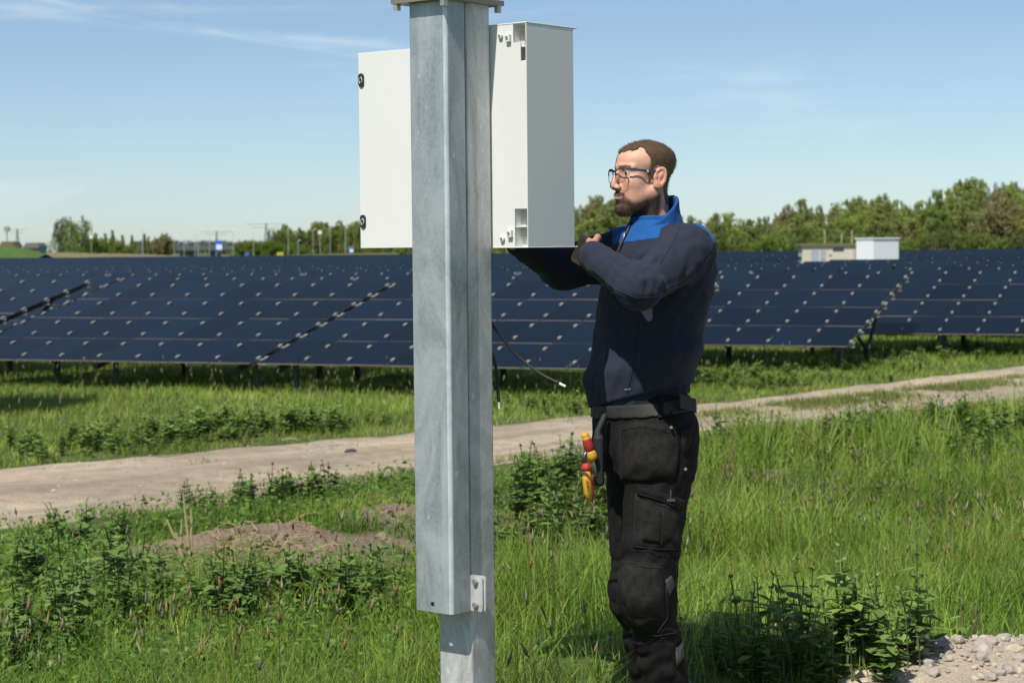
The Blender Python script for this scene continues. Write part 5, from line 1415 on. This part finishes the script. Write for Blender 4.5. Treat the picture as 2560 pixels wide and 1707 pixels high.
# ------------------------------------------------------------------ vegetation
def gpx(px, py):
    """ground point under a survey ray"""
    lo, hi = 4.5, 80.0
    for k in range(50):
        mid = (lo + hi) / 2; p = W(px, py, mid)
        if p[2] > ground_z(p[0], p[1]): lo = mid
        else: hi = mid
    p = W(px, py, lo); return np.array((p[0], p[1], float(ground_z(p[0], p[1]))))
M_grass = pm('grass_blades', (1, 1, 1), .55, attr='Col', spec=.25, noise=(2.2, .3), col2=(.82, .86, .80), trans=.42)
M_nettle = pm('nettle_leaves', (1, 1, 1), .7, attr='Col', spec=.2, noise=(20, .3), col2=(.8, .82, .8), trans=.22)

def blades(P, h, wd, az, lean, col, segs=3):
    n = len(P); lv = segs + 1
    t = np.linspace(0, 1, lv)
    dx, dy = np.cos(az), np.sin(az)
    sx, sy = -np.sin(az + rng.normal(0, .6, n)), np.cos(az + rng.normal(0, .6, n))
    V = np.zeros((n, 2 * segs + 1, 3)); C = np.zeros((n, 2 * segs + 1, 3))
    for i in range(lv):
        off = lean * h * t[i] ** 2; zz = h * t[i] * (1 - .22 * np.abs(lean) * t[i])
        c = P + np.stack([dx * off, dy * off, zz], 1); w_ = wd * (1 - t[i]) ** .6 * .5
        shade = (.62 + .45 * t[i])
        if i < segs:
            V[:, 2 * i] = c - np.stack([sx * w_, sy * w_, 0 * w_], 1); V[:, 2 * i + 1] = c + np.stack([sx * w_, sy * w_, 0 * w_], 1)
            C[:, 2 * i] = C[:, 2 * i + 1] = col
        else: V[:, 2 * segs] = c; C[:, 2 * segs] = col
    base = (np.arange(n) * (2 * segs + 1))[:, None]; T = []
    for i in range(segs - 1):
        a, b, c_, d = 2 * i, 2 * i + 1, 2 * i + 2, 2 * i + 3
        T.append(base + np.array([a, b, d])); T.append(base + np.array([a, d, c_]))
    T.append(base + np.array([2 * segs - 2, 2 * segs - 1, 2 * segs]))
    return V.reshape(-1, 3), np.concatenate(T), C.reshape(-1, 3)

def in_gravel(x, y): return gravel_in(x, y) + .14 * (fbm(x * 4, y * 4, 3) - .5)
# nettle clump list (photo survey): px, py, radius px-ish metres, count, height
CLUMPS = [  # near verge
    (60, 1420, .8, 22, .42), (180, 1500, .8, 18, .40), (40, 1590, .6, 12, .38), (330, 1330, .6, 14, .40), (180, 1330, .5, 8, .4), (490, 1300, .25, 7, .36), (520, 1370, .3, 8, .40), (560, 1240, .55, 14, .34), (690, 1235, .5, 13, .36), (780, 1225, .42, 14, .42), (860, 1290, .45, 14, .40),
    (790, 1470, .6, 16, .38), (900, 1440, .5, 12, .38), (650, 1490, .5, 10, .35), (400, 1480, .5, 10, .33), (930, 1360, .35, 8, .36), (1290, 1230, .6, 14, .38), (1400, 1200, .6, 14, .40), (1300, 1330, .6, 12, .38), (1430, 1290, .5, 10, .38), (1480, 1160, .5, 8, .34),
    (1800, 1085, .5, 13, .40), (1880, 1095, .6, 16, .46), (1980, 1100, .6, 14, .42), (2080, 1085, .7, 14, .40), (2180, 1090, .7, 14, .40), (2290, 1060, .8, 14, .42), (2400, 1060, .9, 15, .45), (2500, 1050, .9, 15, .45), (2540, 1120, .8, 10, .4), (2420, 1130, .7, 8, .36), (2100, 1150, .6, 8, .33),
    (1700, 1180, .4, 5, .3), (2260, 1230, .6, 5, .3), (2000, 1580, .28, 4, .30), (2120, 1570, .32, 5, .32), (2240, 1575, .28, 4, .30), (1850, 1600, .22, 3, .28)]
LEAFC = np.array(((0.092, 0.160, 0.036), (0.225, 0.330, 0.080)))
def leaf_geom(L_, wd):
    pts = []; prof = ((0, .02), (.18, .80), (.42, 1.0), (.70, .62), (1.0, .0))
    V = []
    for t, w_ in prof: V += [(t * L_, w_ * wd * .5, .10 * L_ * math.sin(t * 2.2) + .05 * wd), (t * L_, 0, .10 * L_ * math.sin(t * 2.2)), (t * L_, -w_ * wd * .5, .10 * L_ * math.sin(t * 2.2) + .05 * wd)]
    F = []
    for i in range(4): F += [(3 * i, 3 * i + 1, 3 * i + 4, 3 * i + 3), (3 * i + 1, 3 * i + 2, 3 * i + 5, 3 * i + 4)]
    return np.array(V), np.array(F)
def nettle_layout(h, seed):
    r = np.random.default_rng(seed); out_ = []; n = int(h / .040); bend = r.normal(size=2) * .10 * h
    for i in range(2, n + 1):
        t = i / n; z = h * t; a0 = (i % 2) * math.pi / 2 + r.normal() * .25; L_ = (.055 + .045 * math.sin(math.pi * min(1, t * .85 + .1))) * (1 if i < n - 1 else .55) * h / .42
        for s in (0, math.pi):
            out_.append(((bend[0] * t * t, bend[1] * t * t, z), a0 + s + r.normal() * .15, r.uniform(-.55, .35) + (.7 if i == n else .10), L_ * r.uniform(.85, 1.15)))
    return out_, [(bend[0] * t * t, bend[1] * t * t, h * t) for t in np.linspace(0, 1, 5)]
def leaf_mat(az, pitch, loc):
    return Matrix.Translation(loc) @ Matrix.Rotation(az, 4, 'Z') @ Matrix.Rotation(-pitch, 4, 'Y')
def nettle_np(h, seed, cols=LEAFC, stems=1):
    V, F, C = [], [], []; nb = 0; r = np.random.default_rng(seed + 900)
    for s in range(stems):
        lay, stem = nettle_layout(h * r.uniform(.75, 1.1), seed + 31 * s); ox, oy = r.normal(size=2) * .04 * (stems > 1)
        for loc, az, pt, L_ in lay:
            v, f = leaf_geom(L_, L_ * .62); M_ = np.array(leaf_mat(az, pt, loc)); v = v @ M_[:3, :3].T + M_[:3, 3] + (ox, oy, 0)
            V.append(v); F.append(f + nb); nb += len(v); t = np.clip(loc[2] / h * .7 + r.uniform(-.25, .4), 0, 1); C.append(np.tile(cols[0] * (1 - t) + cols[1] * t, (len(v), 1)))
        if s == 0: o0 = (ox, oy)
        else:
            v = np.array([(o0[0], o0[1], .0), (ox, oy, .0), (ox, oy, .012), (o0[0], o0[1], .012)]); V.append(v); F.append(np.array([[0, 1, 2, 3]]) + nb); nb += 4; C.append(np.tile((.06, .07, .03), (4, 1)))
        for i in range(4):
            a, b = np.array(stem[i]) + (ox, oy, 0), np.array(stem[i + 1]) + (ox, oy, 0); w_ = .0028
            for dv in ((w_, 0, 0), (0, w_, 0)):
                v = np.array([a - dv, a + dv, b + dv, b - dv]); V.append(v); F.append(np.array([[0, 1, 2, 3]]) + nb); nb += 4; C.append(np.tile((.06, .085, .03), (4, 1)))
    return np.concatenate(V), np.concatenate(F), np.concatenate(C)
nproto = []
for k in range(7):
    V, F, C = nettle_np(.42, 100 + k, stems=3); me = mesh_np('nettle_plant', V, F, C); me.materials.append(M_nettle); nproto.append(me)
NETTLE_XY = []
nobj = 0; EXTRA = []; random.shuffle(CLUMPS)
for ci, (px, py, rad, n, hh) in enumerate(CLUMPS):
    hh = hh * (.74 if px < 1250 else .85); c = gpx(px, py); c = gpx(px, min(py + .5 * hh * FPX / c[1], 1900))
    right = px > 1250
    lab = 'nettle plant in the dark clumps on the verge ' + ('behind the man' if px > 1560 else 'between the post and the man' if px > 1250 else 'round the bare earth mound' if 450 < px else 'left of the dry stalks')
    for k in range(n):
        a = random.uniform(0, 6.28); q = rad * .8 * math.sqrt(random.random()); x, y = c[0] + q * math.cos(a), c[1] + q * math.sin(a) * .9
        if bare(x, y) > .30: continue
        if -.02 < road_v(x, y) < 1.0: continue
        if abs(x - .4) < .25 and abs(y - 5.8) < .3: continue
        if px < 1000 and random.random() < .24: continue
        if -2.5 < x < -.5 and 9.6 < y < 11.2: continue
        NETTLE_XY.append((x, y, .22))
        if nobj < 295:
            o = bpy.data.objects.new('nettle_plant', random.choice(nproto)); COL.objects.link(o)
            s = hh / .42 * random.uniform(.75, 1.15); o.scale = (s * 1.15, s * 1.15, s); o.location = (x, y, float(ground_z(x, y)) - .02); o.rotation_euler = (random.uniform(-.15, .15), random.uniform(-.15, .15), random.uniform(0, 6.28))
            tag(o, lab, 'nettle', lab.replace('nettle plant', 'nettles')); nobj += 1
        else: EXTRA.append((x, y, hh * random.uniform(.75, 1.15)))
# nettles at the rubble edge, each leaf a piece
leaf_me = []
for k in range(4):
    v, f = leaf_geom(.09, .060); t = k / 3; me = mesh_np('leaf', v, f, 1.15 * np.tile(LEAFC[0] * (1 - t) + LEAFC[1] * t, (len(v), 1))); me.materials.append(M_nettle); leaf_me.append(me)
SPOTS = [(1960, 1690, .30), (2010, 1650, .34), (2070, 1690, .30), (2100, 1640, .36), (2160, 1670, .34), (2200, 1640, .30), (2235, 1675, .26), (2290, 1640, .40), (2330, 1655, .30), (2010, 1710, .26), (1900, 1660, .30), (2400, 1615, .20), (2440, 1600, .16), (1850, 1630, .26), (2130, 1715, .2), (2270, 1690, .2)]
SPOTS = SPOTS + [(a_ + random.uniform(-30, 30), b_ + random.uniform(-22, 14), c_ * random.uniform(.6, 1.0)) for a_, b_, c_ in SPOTS]
for k, (px, py, hh) in enumerate(SPOTS):
    g = gpx(px, py); t = empty('nettle_plant', (g[0], g[1], g[2] - .01), random.uniform(0, 6.28)); lay, stem = nettle_layout(hh, 300 + k)
    tag(t, 'broad leaved nettle growing along the edge of the pale rubble', 'nettle', 'nettles along the rubble edge')
    MB().tube(stem, [.004, .0035, .003, .0025, .002], 5).build('stem', pm('nettle_stem', (.11, .13, .05), .8), t)
    for loc, az, pt, L_ in lay:
        o = bpy.data.objects.new('leaf', random.choice(leaf_me)); COL.objects.link(o); o.parent = t; s = L_ / .09
        o.matrix_local = leaf_mat(az, pt, loc) @ Matrix.Scale(s * .98, 4)
    NETTLE_XY.append((g[0], g[1], .12))
# nettle patches beyond the road, too far to tell plants apart
FARP = [(30, 1120, 1.6, .6, 70), (150, 1090, 1.3, .5, 55), (300, 1065, 1.2, .5, 50), (360, 1075, .9, .45, 30), (450, 1050, 1.2, .55, 55), (560, 1035, 1.3, .6, 65), (670, 1030, 1.1, .6, 55), (830, 1028, .7, .45, 30), (1320, 990, 1.0, .45, 45), (1420, 1000, 1.1, .45, 45), (1850, 925, 1.6, .5, 70), (1960, 925, 1.5, .5, 60), (2080, 905, 1.5, .45, 55), (2190, 905, 1.4, .4, 45), (2330, 880, 1.5, .45, 50), (2480, 862, 2.0, .5, 65), (1780, 950, 1.0, .35, 30)]
V_, F_, C_ = [], [], []; nb = 0
FC = np.array(((0.15, 0.24, 0.050), (0.30, 0.40, 0.095)))
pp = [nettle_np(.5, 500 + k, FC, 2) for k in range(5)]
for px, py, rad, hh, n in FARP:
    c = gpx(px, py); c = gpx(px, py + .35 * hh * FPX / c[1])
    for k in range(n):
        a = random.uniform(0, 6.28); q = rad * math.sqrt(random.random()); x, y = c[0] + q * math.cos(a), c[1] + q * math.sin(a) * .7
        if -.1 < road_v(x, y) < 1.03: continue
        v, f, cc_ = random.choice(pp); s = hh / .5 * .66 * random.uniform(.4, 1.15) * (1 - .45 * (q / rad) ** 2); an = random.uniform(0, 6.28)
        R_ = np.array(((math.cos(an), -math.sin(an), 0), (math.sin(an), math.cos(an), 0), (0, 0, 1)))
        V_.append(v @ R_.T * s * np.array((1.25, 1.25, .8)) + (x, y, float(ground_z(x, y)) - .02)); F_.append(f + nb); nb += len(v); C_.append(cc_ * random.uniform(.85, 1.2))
tag(link('nettle_bed', mesh_np('nettle_bed', np.concatenate(V_), np.concatenate(F_), np.concatenate(C_)), M_nettle), 'low dark nettle beds beyond the dirt road', 'nettles', kind='stuff')

if EXTRA:
    V_, F_, C_ = [], [], []; nb = 0; pp = [nettle_np(.42, 700 + k, LEAFC, 3) for k in range(5)]
    for x, y, hh in EXTRA:
        v, f, cc_ = random.choice(pp); an = random.uniform(0, 6.28); R_ = np.array(((math.cos(an), -math.sin(an), 0), (math.sin(an), math.cos(an), 0), (0, 0, 1)))
        V_.append(v @ R_.T * (hh / .42) + (x, y, float(ground_z(x, y)) - .02)); F_.append(f + nb); nb += len(v); C_.append(cc_)
    tag(link('verge_nettles', mesh_np('verge_nettles', np.concatenate(V_), np.concatenate(F_), np.concatenate(C_)), M_nettle), 'further nettles filling the clumps on the near verge', 'nettles', kind='stuff')
NX = np.array([(a, b) for a, b, c in NETTLE_XY]); NRr = np.array([c for a, b, c in NETTLE_XY])
def grass_cols(x, y, n, base, var):
    t = np.clip((fbm(x * 1.6 + 3, y * 1.6, 3) - .45) * 2.2 + .42 + rng.normal(0, .24, n), 0, 1)[:, None]
    c = np.array(base[0]) * (1 - t) + np.array(base[1]) * t
    c = c * (.62 + .75 * fbm(x * .7 + 20, y * .7 + 4, 3))[:, None]
    blue = rng.random(n) < .12; c[blue] = c[blue] * (.75, .92, 1.25)
    dry = rng.random(n) < var; c[dry] = np.array((.26, .20, .09)) * rng.uniform(.7, 1.2, (dry.sum(), 1))
    return c
# near verge
def sample_wedge(n, y0, y1, pw, mx=.33):
    t = rng.random(n); Y = (y0 ** pw + t * (y1 ** pw - y0 ** pw)) ** (1 / pw)
    X = rng.uniform(-1, 1, n) * (mx * Y + .25); return X, Y
gx_, gy_ = sample_wedge(185000, 5.3, 26, .75)
v = road_v(gx_, gy_)
bz = bare(gx_, gy_)
keep = (v < .03 + .14 * (fbm(gx_ * 2, gy_ * 2, 3) - .45)) & (rng.random(len(v)) > bz * 1.05) & (in_gravel(gx_, gy_) < .02)
keep &= ~((gx_ > -.27) & (gx_ < -.03) & (gy_ > 5.27) & (gy_ < 5.55))
dens = fbm(gx_ * 2.2 + 9, gy_ * 2.2, 3); keep &= rng.random(len(v)) < np.clip(dens * 2.0 - .10, .25, 1)
x, y = gx_[keep], gy_[keep]; n = len(x)
dn = np.full(n, 9.)
for i0 in range(0, n, 20000):
    d = np.sqrt((x[i0:i0 + 20000, None] - NX[None, :, 0]) ** 2 + (y[i0:i0 + 20000, None] - NX[None, :, 1]) ** 2); dn[i0:i0 + 20000] = d.min(1)
innet = dn < .16
patchn = fbm(x * .9, y * .9, 3)
h = (.13 + .30 * sst(.30, .62, patchn)) * rng.uniform(.55, 1.25, n)
h = np.where(x > .75, h * 1.15 + .03, h * (1 - .5 * sst(7.6, 10.5, y))); h = np.where(innet, np.minimum(h, .2), h)
edgev = road_v(x, y); h = h * np.clip(.14 + .9 * np.clip(-edgev * np.where(x > .6, 1.7, 2.4), 0, 1), 0, 1); h = h * (1 - .6 * np.clip(bare(x, y) * 2, 0, 1))
h = np.where((x > -2.5) & (x < -.5) & (y > 9.4) & (y < 11.4), h * .6, h); h = h * np.clip(.4 + np.clip(-in_gravel(x, y), 0, .4) * 1.8, 0, 1)
wd = .0042 * (y / 6) ** .75 * rng.uniform(.7, 1.4, n)
col = grass_cols(x, y, n, ((.190, .320, .038), (.470, .560, .105)), .07)
V, F, C = blades(np.stack([x, y, ground_z(x, y) - .01], 1), h, wd, rng.uniform(0, 6.28, n), np.abs(rng.normal(.48, .32, n)), col, 3)
tag(link('verge_grass', mesh_np('verge_grass', V, F, C), M_grass), 'lush uneven green grass on the near verge', 'grass', kind='stuff')
# low leafy undergrowth between the blades (clover, dock and cleavers)
m_ = (rng.random(n) < np.where(x < -.1, .55, .16)) & (road_v(x, y) < -.10); xx, yy = x[m_] + rng.normal(0, .03, m_.sum()), y[m_] + rng.normal(0, .03, m_.sum()); nn_ = len(xx)
r_ = rng; P0 = np.stack([xx, yy, ground_z(xx, yy) + rng.uniform(.01, .15, nn_) * np.where(xx < -.1, 1.25, .9)], 1)
a = rng.normal(size=(nn_, 3)) * (1, 1, .45); a /= np.linalg.norm(a, axis=1)[:, None]; b = np.cross(a, rng.normal(size=(nn_, 3)) * (.4, .4, 1)); b /= np.linalg.norm(b, axis=1)[:, None]
s_ = (np.where(xx < -.1, .0125, .0120) * (yy / 6) ** .5 * rng.uniform(.5, 1.5, nn_))[:, None]
V = np.stack([P0 - a * s_, P0 + b * s_ * .55, P0 + a * s_, P0 - b * s_ * .55], 1).reshape(-1, 3); F = np.arange(4 * nn_).reshape(nn_, 4)
C = np.repeat(np.array((.125, .225, .042)) * rng.uniform(.6, 1.9, (nn_, 1)), 4, 0)
tag(link('undergrowth', mesh_np('undergrowth', V, F, C), M_grass), 'small leafy weeds low between the grass blades', 'weeds', kind='stuff')
# grass beyond the road and under the tables, on the road crown
x, y = sample_wedge(230000, 13, 48, 1.0)
v = road_v(x, y)
crown = (np.abs(v - .50 - .05 * (fbm(x * 1.3, y * 1.3, 2) - .5)) < .13 + .12 * (fbm(x * 2, y * 2, 3) - .5)) & (x > .9) & (rng.random(len(x)) < sst(.9, 2.6, x))
tuft = (v > .05) & (v < .97) & (fbm(x * 3.3 + 50, y * 3.3, 3) > .625)
k_ = (v > 1.0 + .16 * (fbm(x * 2, y * 2, 3) - .5)) | crown | (tuft & (rng.random(len(x)) < .5))
x, y, v = x[k_], y[k_], v[k_]; n = len(x)
short = v < 1
h = np.where(short, .05, .085 + .075 * fbm(x * .8, y * .8, 2)) * rng.uniform(.6, 1.35, n) * np.where(short, 1, np.clip(.4 + (v - 1) * 1.8, .4, 1))
wd = .0065 * (y / 16) ** .8 * rng.uniform(.7, 1.4, n)
col = grass_cols(x, y, n, ((.270, .400, .052), (.520, .600, .125)), .06)
V, F, C = blades(np.stack([x, y, ground_z(x, y) + np.where(short, .02, -.01)], 1), h, wd, rng.uniform(0, 6.28, n), np.abs(rng.normal(.50, .32, n)), col, 2)
tag(link('field_grass', mesh_np('field_grass', V, F, C), M_grass), 'shorter bright grass beyond the road and under the solar tables', 'grass', kind='stuff')
# ragged tufts creeping over both road edges
x = rng.uniform(-7, 10, 16000); side = rng.random(16000) < .5; v = np.where(side, rng.normal(-.015, .035, 16000), rng.normal(1.01, .03, 16000)); y = np.interp(x, RXL, RYL) * (1 - v) + np.interp(x, RXU, RYU) * v
k_ = fbm(x * 2.6 + 11 * side, y * 2.6, 3) > .46; x, y, v = x[k_], y[k_], v[k_]; n = len(x)
V, F, C = blades(np.stack([x, y, ground_z(x, y) + .02], 1), rng.uniform(.04, .11, n), .008 * rng.uniform(.7, 1.3, n), rng.uniform(0, 6.28, n), np.abs(rng.normal(.7, .3, n)), grass_cols(x, y, n, ((.22, .32, .05), (.46, .50, .13)), .15), 2)
tag(link('edge_grass', mesh_np('edge_grass', V, F, C), M_grass), 'ragged low grass creeping over the edges of the dirt road', 'grass', kind='stuff')
# grass strip between the two wheel tracks
x = rng.uniform(1.2, 10, 15000); v = rng.normal(.47, .075, 15000) + .05 * (fbm(x * 1.1, x * 0 + 3, 2) - .5); y = np.interp(x, RXL, RYL) * (1 - v) + np.interp(x, RXU, RYU) * v
k_ = (rng.random(len(x)) < sst(1.2, 3.2, x)) & (fbm(x * 1.5, y * 1.5, 3) > .33); x, y, v = x[k_], y[k_], v[k_]; n = len(x)
V, F, C = blades(np.stack([x, y, ground_z(x, y) + .03 + rut(v)], 1), rng.uniform(.05, .12, n), .010 * rng.uniform(.7, 1.3, n), rng.uniform(0, 6.28, n), np.abs(rng.normal(.6, .3, n)), grass_cols(x, y, n, ((.25, .31, .07), (.44, .46, .15)), .15), 2)
tag(link('track_grass', mesh_np('track_grass', V, F, C), M_grass), 'short grass strip between the wheel tracks of the dirt road', 'grass', kind='stuff')
# flowering grass heads and their stems
def heads(n, region, hmin, hmax, sc, palette):
    X, Y = region; k = rng.integers(0, len(X), n); x, y = X[k], Y[k]; z = ground_z(x, y)
    h = rng.uniform(hmin, hmax, n); az = rng.uniform(0, 6.28, n); ln = np.abs(rng.normal(.16, .1, n))
    col = np.tile(np.array((.14, .18, .05)), (n, 1))
    V1, F1, C1 = blades(np.stack([x, y, z], 1), h, np.full(n, .0022) * sc, az, ln, col, 3)
    tip = np.stack([x + np.cos(az) * ln * h, y + np.sin(az) * ln * h, z + h * (1 - .22 * ln)], 1)
    dr = np.stack([np.cos(az) * ln * 1.6, np.sin(az) * ln * 1.6, np.ones(n)], 1); dr /= np.linalg.norm(dr, axis=1)[:, None]
    L_ = rng.uniform(.030, .055, n)[:, None] * sc; w_ = rng.uniform(.0032, .0050, n)[:, None] * sc
    s1 = np.cross(dr, (1, 0, 0)); s1 /= np.linalg.norm(s1, axis=1)[:, None]; s2 = np.cross(dr, s1)
    P = [tip - dr * L_ * .3] + [tip + dr * L_ * .15 + q * w_ for q in (s1, s2, -s1, -s2)] + [tip + dr * L_ * .8]
    V2 = np.stack(P, 1).reshape(-1, 3); base = (np.arange(n) * 6)[:, None]
    F2 = np.concatenate([base + np.array(t) for t in ((0, 2, 1), (0, 3, 2), (0, 4, 3), (0, 1, 4), (5, 1, 2), (5, 2, 3), (5, 3, 4), (5, 4, 1))])
    pc_ = np.array(palette)[rng.integers(0, len(palette), n)] * rng.uniform(.75, 1.2, (n, 1))
    return np.concatenate([V1, V2]), np.concatenate([F1, F2 + len(V1)]), np.concatenate([C1, np.repeat(pc_, 6, 0)])
X, Y = sample_wedge(9000, 5.6, 14, .9); kk = (road_v(X, Y) < -.1) & (bare(X, Y) < .2) & (in_gravel(X, Y) < -.1) & ((X > .3) | (Y < 8.6)) & (fbm(X * .9, Y * .9, 3) > .38)
V, F, C = heads(760, (X[kk], Y[kk]), .26, .50, 1.15, ((.42, .24, .12), (.38, .28, .18), (.32, .28, .20), (.48, .43, .26), (.26, .24, .18)))
tag(link('grass_heads', mesh_np('grass_heads', V, F, C), M_grass), 'brown and tan flowering grass heads above the verge', 'grass heads', kind='stuff')
X, Y = sample_wedge(6000, 18, 28, .9); kk = (road_v(X, Y) > 1.1)
V, F, C = heads(260, (X[kk], Y[kk]), .25, .48, 1.9, ((.30, .26, .14), (.36, .32, .18)))
tag(link('field_grass_heads', mesh_np('field_grass_heads', V, F, C), M_grass), 'thin pale grass heads in front of the solar tables', 'grass heads', kind='stuff')
# dry stalks by the mound and dead stems lying about
M_straw = pm('straw', (0.46, 0.36, 0.20), .85, noise=(30, .3), col2=(.34, .25, .13))
for (bx, by), (tx_, ty_) in (((480, 1432), (457, 1230)), ((462, 1400), (416, 1296)), ((455, 1398), (454, 1298)), ((484, 1432), (478, 1270)), ((470, 1420), (440, 1330))):
    g = gpx(bx, by); p = W(tx_, ty_, g[1] + .02); mid = (g + p) / 2 + (random.uniform(-.006, .006), 0, 0)
    tag(MB().tube([g - (0, 0, .03), mid, p], [.0085, .007, .004], 6).build('dry_stalk', M_straw), 'upright dry straw coloured stalk beside the bare earth mound', 'stalk', 'dry stalks by the mound')
b = MB()
for k in range(260):
    r1 = random.random()
    if r1 < .62: px, py = random.gauss(640, 130), random.gauss(1400, 70)
    elif r1 < .8: px, py = random.gauss(960, 40), random.gauss(1250, 22)
    else: px, py = random.gauss(1960, 160), random.gauss(1125, 22)
    g = gpx(px, min(max(py, 1095), 1690))
    if road_v(g[0], g[1]) > -.05: continue
    a = random.uniform(0, 6.28); l = random.uniform(.04, .20) * (g[1] / 11); up = random.uniform(0, .45) ** 1.6
    b.tube([g + (0, 0, .01), g + (math.cos(a) * l * .5, math.sin(a) * l * .5, .03 + up * l * .5), g + (math.cos(a) * l, math.sin(a) * l, .02 + up * l)], [.003, .003, .0015], 4, caps=False)
tag(b.build('dead_stems', M_straw), 'broken straw stems strewn over the bare earth patches', 'straw', kind='stuff')
# tall reed tuft of pale stems at the road edge on the right
for k, (dx, dy) in enumerate(((-40, -62), (-18, -80), (-52, -40), (-10, -58), (12, -50), (-30, -90))):
    g = gpx(2300, 1042); p = W(2300 + dx, 1042 + dy, g[1])
    tag(MB().tube([g, (g + p) / 2 + (.02, 0, .02), p], [.010, .009, .005], 5).build('dry_stalk', M_straw), 'leaning dry stalk in the nettles at the far road edge', 'stalk', 'dry stalks at the far road edge')
# clods on the mound and a dark clod on the road
M_clod = pm('clod', (0.34, 0.265, 0.185), .95, noise=(3, .3), col2=(.27, .205, .14), bump=(60, .7, .01))
cl = []
for k in range(4):
    bm = bmesh.new(); bmesh.ops.create_icosphere(bm, subdivisions=2, radius=1)
    for v_ in bm.verts: v_.co *= random.uniform(.72, 1.15)
    me = bpy.data.meshes.new('clod'); bm.to_mesh(me); bm.free(); me.materials.append(M_clod); cl.append(me)
for k in range(110):
    px, py = (random.gauss(650, 70), random.gauss(1360, 45)) if k < 80 else (random.gauss(930, 40), random.gauss(1320, 25))
    g = gpx(px, py)
    if bare(g[0], g[1]) < .35: continue
    r = random.uniform(.010, .032) * (1 if random.random() < .85 else 1.5)
    o = bpy.data.objects.new('earth_clod', random.choice(cl)); COL.objects.link(o); o.location = g + (0, 0, r * .05); o.scale = (r * 1.4, r * 1.1, r * .6); o.rotation_euler = (random.random(), random.random(), random.random() * 6)
    tag(o, 'crumbly brown earth clod on the bare mound', 'clod', 'clods on the bare earth mound')
g = gpx(877, 1146); o = link('clod', cl[0].copy(), None); o.name = 'mud_clod'; o.data.materials[0] = pm('mud_dark', (.05, .045, .04), .9); o.location = g + (0, 0, .055); o.scale = (.065, .05, .035)
tag(o, 'single dark clod of mud lying on the dirt road', 'clod')
b = MB()
for k in range(22):
    px, py = random.gauss(790, 55), random.gauss(1127, 9); g = gpx(px, py); a = random.gauss(.2, .5); l = random.uniform(.1, .35)
    g[2] += .045
    b.tube([g, g + (math.cos(a) * l * .5, math.sin(a) * l * .5, .02), g + (math.cos(a) * l, math.sin(a) * l, .004)], [.004, .0045, .002], 4, caps=False)
tag(b.build('straw_litter', pm('straw_pale', (.48, .42, .33), .9)), 'pale dead reeds lying flat on the dirt road', 'straw', kind='stuff')
# unseen cabin added past the left edge to shadow the field grass
ir = empty('shadow_caster', (-7.75, 22.4, FIELD)); tag(ir, 'unseen grey cabin added to cast a shadow on the field grass', 'cabin')
MB().box((-1.5, -1.15, -.3), (1.45, 1.15, 2.85)).build('wall', M_grey, ir)
MB().box((-1.55, -1.2, 2.85), (1.5, 1.2, 3.0)).build('roof', M_dark, ir)
MB().box((-.5, -1.19, .0), (.45, -1.153, 2.2)).build('door', M_steel, ir)
